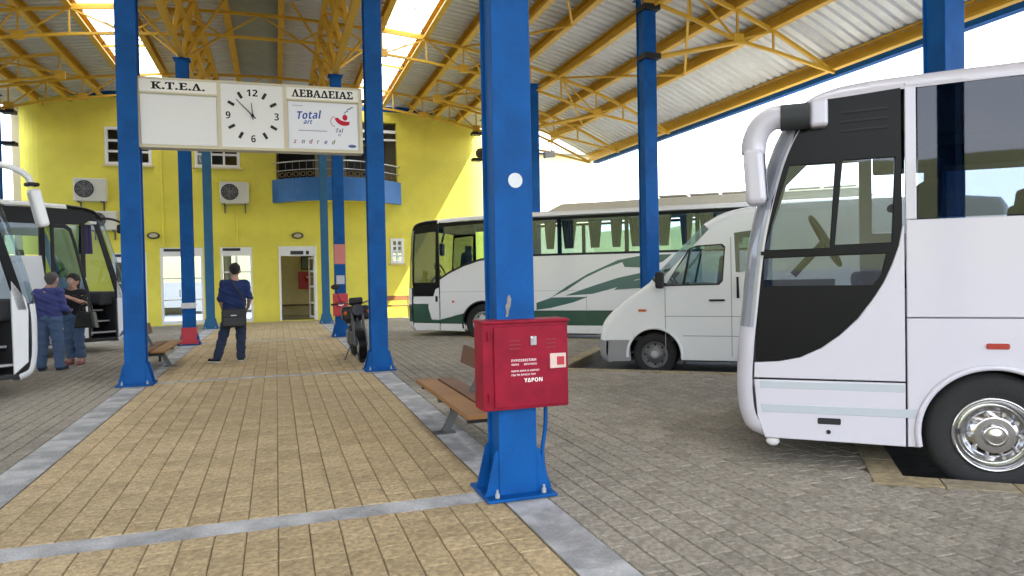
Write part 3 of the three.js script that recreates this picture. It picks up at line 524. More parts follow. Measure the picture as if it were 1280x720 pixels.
// things on the building front
function acUnit(x, y, label, w = 0.92, h = 0.74) {
  const t = thing('air_conditioner', label, 'air conditioner', V(x, y, BA - 0.24), 0, 'outdoor air conditioner units');
  part('casing', rbox(w, h, 0.34, 0.03), M(lin(0.66, 0.65, 0.58), 0.55), t); const cx = -w * 0.16;
  part('fan_recess', cyl(h * 0.38, h * 0.38, 0.012, cx, 0.02, 0.172, 32, 'z'), mt.dark, t);
  part('fan_grille', [0.36, 0.29, 0.22, 0.15, 0.08].map((r) => new THREE.TorusGeometry(h * r * 1.04, 0.006, 5, 32).translate(cx, 0.02, 0.185)).concat([0, 1, 2, 3].map((k) => box(h * 0.76, 0.01, 0.008, 0, 0, 0).rotateZ(k * Math.PI / 4).translate(cx, 0.02, 0.187))), mt.grey, t);
  for (let k = 0; k < 3; k++) part('fan_blade', slab([[0.02, 0], [h * 0.14, -0.06], [h * 0.3, 0.02], [h * 0.24, 0.12], [0.05, 0.05]], 0.006).rotateZ(k * 2.094).translate(cx, 0.02, 0.18), M(lin(0.08, 0.08, 0.08), 0.6), t);
  for (const s of [-1, 1]) part('bracket', [box(0.04, 0.04, 0.42, s * w * 0.36, -h / 2 - 0.02, -0.02), box(0.04, 0.3, 0.03, s * w * 0.36, -h / 2 - 0.15, -0.2)], mt.darkSteel, t);
  return t;
}
acUnit(-5.62, 4.49, 'upper left air conditioner unit on the yellow wall above the rear coach');
acUnit(-5.28, 3.5, 'lower air conditioner unit hung just below another one', 0.8, 0.62);
acUnit(-1.28, 4.47, 'single air conditioner unit left of the blue balcony');
for (const [x, l] of [[-3.86, 'oval wall lamp above the left glass doors'], [0.76, 'oval wall lamp above the open entrance']]) {
  const t = thing('wall_lamp', l, 'lamp', V(x, 3.03, BA - 0.04), 0, 'oval wall lamps'); part('rim', new THREE.TorusGeometry(0.13, 0.03, 8, 24).scale(1.25, 0.72, 1), mt.dark, t); part('diffuser', new THREE.SphereGeometry(0.12, 16, 10).scale(1.25, 0.7, 0.5), M(lin(0.5, 0.46, 0.32), 0.4), t); part('mount', cyl(0.1, 0.1, 0.05, 0, 0, -0.02, 20, 'z'), mt.dark, t);
}
{ const t = thing('fire_cabinet', 'red fire cabinet on the wall inside the open entrance', 'cabinet', V(1.3, 1.42, BA + 4.16)); part('case', rbox(0.86, 0.72, 0.2, 0.01), mt.redBright, t); part('door_plate', rbox(0.78, 0.64, 0.02, 0.006, 0, 0, 0.105), mt.redBright, t); plate('marking', 0.4, 0.24, 0.02, 0.08, 0.118, canvasMat(128, 80, (c) => { c.fillStyle = '#a8182c'; c.fillRect(0, 0, 128, 80); c.fillStyle = '#e8dcdc'; c.fillRect(14, 12, 100, 9); c.fillRect(24, 28, 80, 9); c.fillRect(52, 46, 26, 28); }), t); }
{ const t = thing('hall_bench', 'low dark bench in the entrance passage below the red cabinet', 'bench', V(0.9, 0, BA + 3.9)); part('seat', rbox(1.7, 0.06, 0.42, 0.01, 0, 0.42, 0), mt.woodDark, t); for (const s of [-1, 1]) part('leg', [box(0.05, 0.4, 0.05, s * 0.7, 0.2, 0.15), box(0.05, 0.4, 0.05, s * 0.7, 0.2, -0.15)], mt.dark, t); }
{ const t = thing('picture', 'small dark framed picture on the passage wall above the red cabinet', 'picture', V(1.2, 2.14, BA + 4.29)); part('frame', box(0.42, 0.55, 0.04), mt.dark, t); part('sheet', box(0.34, 0.46, 0.01, 0, 0, 0.022), M(lin(0.2, 0.2, 0.2), 0.6), t); }
{ const t = thing('wooden_bench', 'small far wooden bench against the yellow wall beside the striped coach', 'bench', V(4.15, 0, 25.55)); part('seat', rbox(1.1, 0.05, 0.38, 0.01, 0, 0.45, 0), mt.wood, t); part('backrest', rbox(1.1, 0.18, 0.03, 0.01, 0, 0.72, -0.2, -0.15), mt.wood, t); for (const x of [-0.42, 0.42]) { part('leg', [bar(P3(x, 0, 0.16), P3(x, 0.43, 0.12), 0.04, 0.04), bar(P3(x, 0, -0.16), P3(x, 0.8, -0.21), 0.04, 0.04)], mt.woodDark, t); } }
{ const t = thing('horn_speaker', 'dark horn loudspeaker on the far blue column', 'loudspeaker', V(6.46, 5.47, 22.22), -0.5); part('horn', lathe([[0.03, -0.2], [0.05, -0.1], [0.09, 0.02], [0.16, 0.1], [0.17, 0.11], [0.15, 0.1], [0.08, 0.02], [0.0, -0.06]], 24), M(lin(0.12, 0.09, 0.06), 0.5), t); part('driver', cyl(0.06, 0.06, 0.12, 0, 0, -0.22, 16, 'z'), mt.dark, t); part('bracket', box(0.2, 0.04, 0.05, 0.1, 0, -0.12), mt.darkSteel, t); }
{ const t = thing('floodlight', 'grey floodlight on the column behind the nearest one', 'floodlight', V(7.05, 4.75, 17.95)); part('housing', rbox(0.3, 0.16, 0.16, 0.02, 0.1, 0, 0, 0, 0, 0.1), mt.midgrey, t); part('lens', box(0.26, 0.02, 0.13, 0.1, -0.085, 0, 0, 0, 0.1), mt.glassClear, t); part('arm', rod(P3(-0.3, 0.02, 0), P3(0, 0.02, 0), 0.02), mt.darkSteel, t); }

// ------------------------------------------------------------------ cabinets on the columns
{
  const t = thing('hose_cabinet', 'red metal fire hose cabinet with white lettering on the nearest blue column', 'cabinet', V(1.555, 0.90, 4.44), 0.0);
  const w = 0.60, h = 0.58, d = 0.2, red = mt.red;
  part('case', rbox(w, h, d, 0.008, 0, 0, -d / 2 + 0.06), red, t); part('lid_edge', rbox(w + 0.012, 0.02, d + 0.03, 0.006, 0, h / 2, -d / 2 + 0.065), red, t);
  part('door', rbox(w - 0.09, h - 0.05, 0.016, 0.004, 0.03, -0.006, 0.068), red, t);
  for (const s of [-1, 1]) for (let k = 0; k < 3; k++) part('vent_slot', box(0.075, 0.007, 0.004, 0.045 + s * 0.125, 0.165 - k * 0.026, 0.0775), M(lin(0.26, 0.02, 0.03), 0.6), t);
  part('lock', [rbox(0.045, 0.065, 0.02, 0.006, 0.045, 0.16, 0.08), cyl(0.016, 0.016, 0.02, 0.045, 0.175, 0.09, 14, 'z')], mt.chrome, t);
  const hd = group('handle_recess', t); part('handle_frame', rbox(0.115, 0.10, 0.012, 0.008, 0.218, 0.02, 0.08), M(lin(0.72, 0.55, 0.48), 0.5), hd); part('handle_pull', box(0.05, 0.055, 0.008, 0.234, 0.02, 0.088), mt.redBright, hd);
  const m = canvasMat(512, 384, (c) => { // white print
    c.fillStyle = '#92172f'; c.fillRect(0, 0, 512, 384); c.fillStyle = '#f1dfe0'; c.font = 'bold 50px sans-serif'; c.textBaseline = 'top';
    c.fillText('ΠΥΡΟΣΒΕΣΤΙΚΗ', 8, 6, 490); c.font = 'bold 40px sans-serif'; c.fillText('ΦΩΛΕΑ', 10, 70, 110); c.fillText('ΚΡΟΥΝΟΣ', 190, 72, 300); c.fillText('ΝΕΡΟ ΑΕΡΑ Η ΑΦΡΟΥ', 8, 168, 490); c.fillText('ΓΙΑ ΤΗ ΧΡΗΣΗ ΤΟΥ', 8, 226, 480); c.fillStyle = '#fbf6f2'; c.font = 'bold 84px sans-serif'; c.fillText('ΥΔΡΟΝ', 190, 286, 270);
  });
  plate('printed_text', 0.25, 0.17, 0.01, -0.035, 0.0772, m, t);
  for (const y of [0.2, -0.2]) part('hinge', cyl(0.008, 0.008, 0.06, -w / 2 + 0.04, y, 0.075, 8), red, t);
}
{
  const t = thing('hose_cabinet', 'small far red cabinet on the column with the pink poster', 'cabinet', V(1.52, 0.82, 18.2), 0); part('case', rbox(0.36, 0.56, 0.2, 0.01), mt.redBright, t); part('door', rbox(0.31, 0.5, 0.02, 0.005, 0, 0, 0.105), mt.redBright, t); plate('marking', 0.2, 0.16, 0, 0.02, 0.117, canvasMat(64, 48, (c) => { c.fillStyle = '#b02038'; c.fillRect(0, 0, 64, 48); c.fillStyle = '#eee'; c.beginPath(); c.ellipse(32, 26, 24, 12, 0, 0, 7); c.fill(); c.fillStyle = '#b02038'; c.fillRect(16, 22, 32, 6); }), t);
}

// ------------------------------------------------------------------ benches
function bench(x, a, side, label) {                                  // seat faces the platform; local x points away from it
  const t = thing('slatted_bench', label, 'bench', V(x, 0, a), 0, 'slatted benches between the columns'); const s = side, L = 2.2;
  part('seat_slat', rbox(0.21, 0.036, L, 0.008, s * 0.11, 0.364, 0), mt.wood, t); part('seat_slat', rbox(0.19, 0.045, L, 0.008, s * 0.345, 0.352, 0), mt.woodDark, t);
  part('backrest_slat', rbox(0.035, 0.2, L, 0.008, s * 0.545, 0.63, 0, 0, 0, -s * 0.22), mt.woodDark, t);
  for (const z of [-0.08]) part('leg', [bar(P3(s * 0.09, 0.005, z), P3(s * 0.26, 0.33, z), 0.05, 0.07), bar(P3(s * 0.36, 0.36, z), P3(s * 0.53, 0.72, z), 0.04, 0.05), box(0.42, 0.04, 0.05, s * 0.235, 0.315, z), box(0.2, 0.012, 0.13, s * 0.08, 0.006, z)], mt.darkSteel, t);
  for (const z of [-0.98, 0.92]) part('cross_bar', [box(0.36, 0.045, 0.05, s * 0.23, 0.31, z), box(0.04, 0.31, 0.05, s * 0.38, 0.155, z)], mt.black, t);
}
bench(1.41, 6.5, 1, 'slatted wooden bench beside the red hose cabinet');
bench(-1.72, 13.6, -1, 'slatted wooden bench half hidden behind the left sign column');

// ------------------------------------------------------------------ vehicles
function normals2(pr) { return pr.map((p, i) => { const a = pr[Math.max(0, i - 1)], b = pr[Math.min(pr.length - 1, i + 1)]; let tx = b[0] - a[0], ty = b[1] - a[1]; const l = Math.hypot(tx, ty); return [ty / l, -tx / l]; }); }
function smooth(pts, n = 6) { const c = new THREE.CatmullRomCurve3(pts.map(([x, y]) => P3(x, y, 0)), false, 'centripetal'); return c.getPoints((pts.length - 1) * n).map((p) => [p.x, p.y]); }
function skin(pr, i0, i1, hw, R, bulge) {                             // outer surface across the vehicle along profile points i0..i1
  const nn = normals2(pr), cs = []; const flatN = 10, arcN = 5;
  for (let k = 0; k <= arcN; k++) { const t = (90 - 90 * k / arcN) * rad; cs.push([-(hw - R + R * Math.sin(t)), -R * (1 - Math.cos(t))]); }
  for (let k = 1; k < flatN; k++) cs.push([(hw - R) * (2 * k / flatN - 1), 0]);
  for (let k = 0; k <= arcN; k++) { const t = 90 * k / arcN * rad; cs.push([hw - R + R * Math.sin(t), -R * (1 - Math.cos(t))]); }
  const p = [], idx = [], m = cs.length;
  for (let i = i0; i <= i1; i++) for (const [z, o] of cs) { const b = bulge * Math.max(0, nn[i][0]) * (1 - Math.pow(Math.abs(z) / hw, 2)), off = o + b; p.push(pr[i][0] + nn[i][0] * off, pr[i][1] + nn[i][1] * off, z); }
  for (let i = 0; i < i1 - i0; i++) for (let k = 0; k < m - 1; k++) { const a = i * m + k, b = a + m; idx.push(a, a + 1, b, b, a + 1, b + 1); }
  const g = new THREE.BufferGeometry(); g.setAttribute('position', new THREE.Float32BufferAttribute(p, 3)); g.setIndex(idx); g.computeVertexNormals(); return g;
}
const inset = (pr, R, bulge) => { const nn = normals2(pr); return pr.map((p, i) => { const o = R; return [p[0] - nn[i][0] * o, p[1] - nn[i][1] * o]; }); };
const sidePlate = (pts, hw, s, t = 0.04, holes = [], bevel = 0.004, out = 0) => slab(pts, t, s > 0 ? hw - t + out : -hw - out, holes, bevel);
function archPts(cx, cy, r, y0, n = 14, rev = false) { const o = []; const a0 = Math.asin(Math.max(-1, Math.min(1, (y0 - cy) / r))); for (let i = 0; i <= n; i++) { const t = Math.PI - a0 - (Math.PI - 2 * a0) * i / n; o.push([cx + r * Math.cos(t), cy + r * Math.sin(t)]); } return rev ? o.reverse() : o; }  // left to right over the top
function wheel(parent, x, y, z, r, s, style) {
  const w = group('wheel', parent); w.position.set(x, y, z); if (s < 0) w.rotation.y = Math.PI;       // local +z points outwards
  const wd = r * 0.6;
  part('tyre', lathe([[r * 0.58, 0.0], [r * 0.62, 0.012], [r * 0.75, 0.03], [r * 0.9, 0.022], [r * 0.975, -0.02], [r, -0.06], [r, -wd + 0.05], [r * 0.95, -wd], [r * 0.58, -wd]], 48), mt.rubber, w);
  if (style === 'chrome') {
    part('rim', lathe([[r * 0.61, 0.004], [r * 0.60, 0.022], [r * 0.56, 0.026], [r * 0.54, 0.0], [r * 0.52, -0.05], [r * 0.44, -0.055], [r * 0.43, -0.01], [r * 0.3, 0.025], [r * 0.27, 0.03], [0, 0.03]], 48), mt.chrome, w);
    part('hub_cap', lathe([[r * 0.19, 0.028], [r * 0.18, 0.05], [r * 0.13, 0.056], [r * 0.12, 0.045], [r * 0.05, 0.06], [0, 0.062]], 32), mt.chrome, w);
    for (let k = 0; k < 10; k++) { const t = k * Math.PI / 5; part('wheel_nut', cyl(0.017, 0.014, 0.035, r * 0.36 * Math.cos(t), r * 0.36 * Math.sin(t), 0.03, 6, 'z'), mt.steel, w); }
  } else {
    part('rim', lathe([[r * 0.6, 0.0], [r * 0.59, 0.014], [r * 0.55, 0.0], [r * 0.52, -0.04], [r * 0.4, -0.045], [r * 0.34, 0.0], [r * 0.2, 0.012], [0, 0.012]], 40), style === 'dark' ? M(lin(0.2, 0.2, 0.21), 0.45, 0.6) : M(lin(0.5, 0.5, 0.5), 0.4, 0.6), w);
    for (let k = 0; k < 8; k++) { const t = k * Math.PI / 4; part('rim_hole', cyl(r * 0.05, r * 0.05, 0.012, r * 0.45 * Math.cos(t), r * 0.45 * Math.sin(t), -0.04, 12, 'z'), mt.black, w); }
    part('hub_cap', lathe([[r * 0.18, 0.01], [r * 0.17, 0.03], [r * 0.1, 0.036], [0, 0.036]], 24), mt.midgrey, w);
  }
}
function archLip(parent, cx, cy, r, hw, s, mat, y0) { const pts = archPts(cx, cy, r, y0, 20).map(([x, y]) => P3(x, y, s * (hw + 0.004))); part('arch_lip', pipe(pts, 0.022, 40, 8), mat, parent); }
function wheelWell(parent, cx, cy, r, hw, s) { part('wheel_well', [new THREE.CylinderGeometry(r, r, 0.5, 24, 1, true, 0, Math.PI).rotateX(Math.PI / 2).rotateZ(Math.PI / 2).translate(cx, cy, s * (hw - 0.26)), box(r * 2, r, 0.01, cx, cy + r * 0.4, s * (hw - 0.5))], mt.black, parent); }
function seats(parent, x0, x1, hw, y, pitch = 0.82) {
  for (let x = x0; x > x1; x -= pitch) for (const z of [-hw * 0.62, -hw * 0.26, hw * 0.26, hw * 0.62]) { const w = hw * 0.33; part('passenger_seat', [rbox(0.42, 0.14, w, 0.04, x, y + 0.42, z), rbox(0.13, 0.66, w, 0.05, x - 0.26, y + 0.78, z, 0, 0, 0.14), rbox(0.1, 0.18, w * 0.7, 0.04, x - 0.33, y + 1.16, z, 0, 0, 0.14)], mt.seat, parent); }
}
function cockpit(parent, x, y, z) {
  part('driver_seat', [rbox(0.48, 0.14, 0.48, 0.05, x - 0.75, y + 0.45, z), rbox(0.14, 0.75, 0.48, 0.06, x - 1.02, y + 0.86, z, 0, 0, 0.12), rbox(0.1, 0.2, 0.26, 0.04, x - 1.1, y + 1.3, z, 0, 0, 0.12)], mt.seat, parent);
  part('steering_wheel', [new THREE.TorusGeometry(0.23, 0.018, 8, 28).rotateY(Math.PI / 2).rotateZ(-0.5).translate(x - 0.3, y + 0.78, z), rod(P3(x - 0.3, y + 0.78, z), P3(x - 0.05, y + 0.5, z), 0.03)], mt.black, parent);
}
const heading = (side) => side > 0 ? Math.atan2(HA, -HX) : Math.atan2(HA, HX);
function bodyCommon(t, cfg) {                                         // skin, underside, floor, wheels
  const { pr, cuts, hw, R, bulge, x0, x1 } = cfg;
  for (const [name, i0, i1, mat, label] of cuts) part(name, skin(pr, i0, i1, hw, R, bulge), mat, t, label);
}

// --- nearest coach, right edge of the picture (left side seen)
{
  const t = thing('coach', 'nearest white coach with chrome wheel and black driver window, cut by the right edge', 'coach', V(0, 0, 0)); const hw = 1.2;
  // group origin on the ground under the left side line at s = 0; local z runs to the vehicle's right
  t.rotation.y = heading(1); const off = P3(0, 0, hw).applyAxisAngle(P3(0, 1, 0), t.rotation.y); t.position.copy(V(4.30, 0, 3.96)).add(off);
  const front = smooth([[0.93, 0.185], [1.055, 0.245], [1.115, 0.36], [1.14, 0.60], [1.125, 0.9], [1.09, 1.235], [1.03, 1.732], [0.95, 2.1], [0.86, 2.4], [0.744, 2.633], [0.60, 2.79], [0.42, 2.86], [0.2, 2.89]], 4);
  const pr = [...front, [0.05, 2.898], [-0.4, 2.912], [-1, 2.925], [-3, 2.94], [-6, 2.95], [-9.4, 2.94], [-9.65, 2.9], [-9.8, 2.75], [-9.88, 2.3], [-9.9, 1.2], [-9.86, 0.3]];
  const R = 0.115, bulge = 0.02, nf = front.length - 1, iy = (y) => front.findIndex((p) => p[1] >= y), N = pr.length - 1;
  bodyCommon(t, { pr, hw, R, bulge, cuts: [['front_panel', 0, iy(1.0), mt.coach], ['windscreen', iy(1.0), iy(2.6), mt.glassDark], ['front_cap', iy(2.6), nf, mt.coach], ['roof', nf, N - 5, mt.coach], ['rear_panel', N - 5, N, mt.coach]] });
  // white front corner posts beside the windscreen
  for (const s of [-1, 1]) { const nn = normals2(pr), g = []; for (let i = iy(1.0); i < iy(2.6); i++) { const a = pr[i], b = pr[i + 1]; const q = (p, n, z, o) => P3(p[0] - n[0] * (o - bulge * n[0] * (1 - (z / hw) ** 2)), p[1] - n[1] * o, s * z); const pts = []; for (const [z, o] of [[hw + 0.002, R], [hw - 0.01, R * 0.62], [hw - 0.045, R * 0.25], [hw - 0.14, -0.004]]) pts.push([q(a, nn[i], z, o), q(b, nn[i + 1], z, o)]); for (let k = 0; k < 3; k++) { const G2 = new THREE.BufferGeometry(); const A_ = pts[k][0], B_ = pts[k][1], C_ = pts[k + 1][0], D_ = pts[k + 1][1]; G2.setAttribute('position', new THREE.Float32BufferAttribute([...A_.toArray(), ...B_.toArray(), ...C_.toArray(), ...C_.toArray(), ...B_.toArray(), ...D_.toArray()], 3)); G2.computeVertexNormals(); g.push(G2); } } part('corner_post', g, mt.coach, t); }
  const E = [[0.93, 0.20], [0.965, 0.36], [0.972, 0.66], [0.98, 0.787], [0.982, 1.11], [0.947, 1.606], [0.868, 2.033], [0.75, 2.391], [0.645, 2.67]];
  // left side, seen
  const s = -1, sp = (n, pts, m, holes = [], o = {}) => part(n, sidePlate(pts, hw, s, o.t || 0.035, holes, o.b ?? 0.005, o.out || 0), m, t, o.label);
  sp('lower_flap', [[0.935, 0.2], [0.99, 0.36], [1.012, 0.648], [-0.032, 0.652], [-0.032, 0.188]], mt.coach);
  const curve = [[0.995, 0.787], [0.83, 0.798], [0.678, 0.831], [0.53, 0.905], [0.4, 1.005], [0.28, 1.125], [0.183, 1.261], [0.105, 1.395], [0.05, 1.523], [0.005, 1.66], [-0.019, 1.80]];
  sp('front_quarter_panel', [[1.012, 0.664], [1.008, 0.781], ...curve.map(([x, y]) => [x, y - 0.006]), [-0.032, 1.80], [-0.032, 0.664]], mt.coach);
  const p1 = [[0.738, 2.285], [0.42, 2.288], [0.464, 1.655], [0.925, 1.65]], p2 = [[0.368, 2.30], [0.025, 2.30], [0.05, 1.682], [0.428, 1.676]], p3 = [[0.925, 1.585], [0.085, 1.6], [0.12, 1.45], [0.175, 1.372], [0.93, 1.372]];
  sp('driver_panel', [...curve, [-0.019, 2.8], [0.585, 2.755], [0.645, 2.675], [0.75, 2.391], [0.868, 2.033], [0.947, 1.606], [0.988, 1.11]], mt.blackGloss, [p1, p2, p3], { label: 'black driver side panel with two sliding panes' });
  for (const q of [p1, p2]) part('driver_pane', sidePlate(q, hw - 0.016, s, 0.006, [], 0), mt.glassDark, t);
  part('driver_pane', sidePlate(p3, hw - 0.016, s, 0.006, [], 0), mt.glassDark, t);
  for (let k = 0; k < 3; k++) part('louvre', sidePlate([[0.39, 2.66 - k * 0.068], [0.066, 2.669 - k * 0.068], [0.066, 2.652 - k * 0.068], [0.39, 2.643 - k * 0.068]], hw, s, 0.012, [], 0, 0.008), mt.black, t);
  part('sill_shelf', [box(0.9, 0.03, 0.05, 0.5, 1.625, -hw + 0.02)], mt.blackGloss, t);
  sp('door_post', [[-0.04, 1.845], [-0.04, 2.8], [-0.112, 2.8], [-0.112, 1.845]], mt.coach);
  const wc = [-0.59, 0.30], wr = 0.44, ar = 0.475, rw = -6.35;
  const seams = [-0.045, -2.6, -4.1, -5.2, -7.5, -9.7];
  for (let i = 0; i < seams.length - 1; i++) {
    const a = seams[i], b = seams[i + 1] + 0.008;
    sp('side_panel', rect(b, 1.134, a, 1.84), mt.coach);
    const c = [wc[0], rw].find((x) => x < a && x > b);
    const low = c === undefined ? rect(b, 0.19, a, 1.126) : [[b, 0.19], ...archPts(c, wc[1], ar, 0.19, 18), [a, 0.19], [a, 1.126], [b, 1.126]];
    sp('side_panel', low, mt.coach);
  }
  sp('window_header', [[-0.04, 2.805], [-0.04, 2.83], [-9.7, 2.835], [-9.7, 2.805]], mt.coach);
  for (let x = -0.122; x > -9.5; x -= 1.6) { part('window_pane', sidePlate(rect(Math.max(-9.6, x - 1.57), 1.85, x, 2.8), hw - 0.008, s, 0.006, [], 0), mt.glassBlack, t); part('window_pillar', box(0.06, 0.95, 0.05, Math.max(-9.6, x - 1.58), 2.325, -hw + 0.05), mt.black, t); }
  part('trim_strip', sidePlate([[0.955, 0.40], [0.965, 0.462], [-0.1, 0.462], [-0.1, 0.40]], hw, s, 0.01, [], 0.002, 0.003), mt.coachTrim, t, 'grey trim strip on the lower flap');
  part('trim_strip', sidePlate([[0.968, 0.585], [0.97, 0.64], [-0.028, 0.64], [-0.028, 0.585]], hw, s, 0.01, [], 0.002, 0.002), mt.coachTrim, t);
  part('flap_handle', sidePlate(rrect(0.40, 0.325, 0.56, 0.372, 0.01), hw, s, 0.012, [], 0, 0.004), mt.black, t); part('flap_lock', cyl(0.016, 0.016, 0.01, 0.485, 0.268, -hw - 0.003, 14, 'z'), mt.black, t);
  part('side_marker', sidePlate(rrect(-0.675, 0.912, -0.535, 0.952, 0.012), hw, s, 0.02, [], 0.003, 0.012), mt.redLens, t, 'red side marker lamp');
  part('corner_lamp', new THREE.SphereGeometry(0.05, 16, 12).scale(1, 0.75, 0.6).translate(0.88, 0.165, -hw + 0.06), mt.white, t, 'small white lamp under the front corner');
  part('pane_latch', cyl(0.03, 0.03, 0.04, 0.045, 1.93, -hw + 0.03, 14, 'z'), mt.black, t);
  archLip(t, wc[0], wc[1], ar + 0.008, hw, s, mt.coach, 0.2);
  // far side: simple windows, same panels
  part('right_side', sidePlate([[0.93, 0.2], [0.98, 0.79], [0.982, 1.11], [0.947, 1.606], [0.868, 2.033], [0.645, 2.67], [0.5, 2.8], [-9.7, 2.83], [-9.7, 0.19], ...archPts(rw, wc[1], ar, 0.19, 14), ...archPts(wc[0], wc[1], ar, 0.19, 14)], hw, 1, 0.035, [[[0.70, 2.4], [0.86, 1.9], [0.92, 1.3], [0.0, 1.3], [0.0, 2.6], [0.5, 2.6]], ...[0, 1, 2, 3, 4, 5].map((k) => rect(-1.66 - k * 1.6, 1.85, -0.12 - k * 1.6, 2.78).map(([x, y]) => [Math.max(-9.6, x), y]))], 0.004), mt.coach, t);
  part('right_window', sidePlate(rect(-9.6, 1.86, -0.1, 2.77), hw - 0.02, 1, 0.006, [], 0), mt.glassClear, t); part('right_window', sidePlate([[0.70, 2.4], [0.86, 1.9], [0.92, 1.3], [0.0, 1.3], [0.0, 2.6], [0.5, 2.6]], hw - 0.02, 1, 0.006, [], 0), mt.glassClear, t);
  part('cab_lining', [box(0.55, 1.0, 0.02, 0.70, 0.92, -hw + 0.06)], mt.dark, t);
  part('floor', [box(10.6, 0.06, 2.3, -4.45, 0.95, 0), box(10.4, 0.04, 2.2, -4.5, 0.3, 0)], mt.liner, t); part('ceiling_liner', box(10.2, 0.03, 2.25, -4.6, 2.82, 0), mt.liner, t); for (const e of [-1, 1]) part('luggage_bin', rbox(9.46, 0.36, 0.5, 0.03, -4.85, 2.62, e * 0.88), mt.black, t);
  part('dashboard', [rbox(0.5, 0.35, 2.1, 0.06, 0.72, 1.2, 0)], mt.dark, t); cockpit(t, 0.75, 0.95, -0.55); seats(t, -1.0, -9, hw, 0.95, 1.0);
  for (const [x, st] of [[wc[0], 'chrome'], [rw, 'chrome']]) for (const e of [-1, 1]) { wheelWell(t, x, wc[1], ar, hw, e); wheel(t, x, wc[1], e * (hw - 0.05), wr, e, st); }
  // mirror on its curved arm
  const mz = -hw - 0.06, arm = group('wing_mirror', t);
  part('arm_socket', rbox(0.13, 0.21, 0.14, 0.03, 0.535, 2.655, mz + 0.03), mt.coach, arm); part('arm_sleeve', [cyl(0.098, 0.098, 0.2, 0.70, 2.64, mz, 20, 'x')], M(lin(0.035, 0.04, 0.042), 0.6), arm, 'black ribbed sleeve');
  part('arm_tube', pipe([P3(0.79, 2.645, mz), P3(0.86, 2.64, mz), P3(0.94, 2.58, mz), P3(0.985, 2.48, mz), P3(0.995, 2.38, mz)], 0.09, 24, 16), mt.coach, arm);
  part('housing', rbox(0.15, 0.42, 0.24, 0.05, 0.985, 2.20, mz, 0, 0, -0.06, 3), mt.coach, arm); part('mirror_glass', rbox(0.012, 0.34, 0.18, 0.005, 0.905, 2.2, mz, 0, 0, -0.06), M(lin(0.1, 0.1, 0.11), 0.06, 1), arm);
}

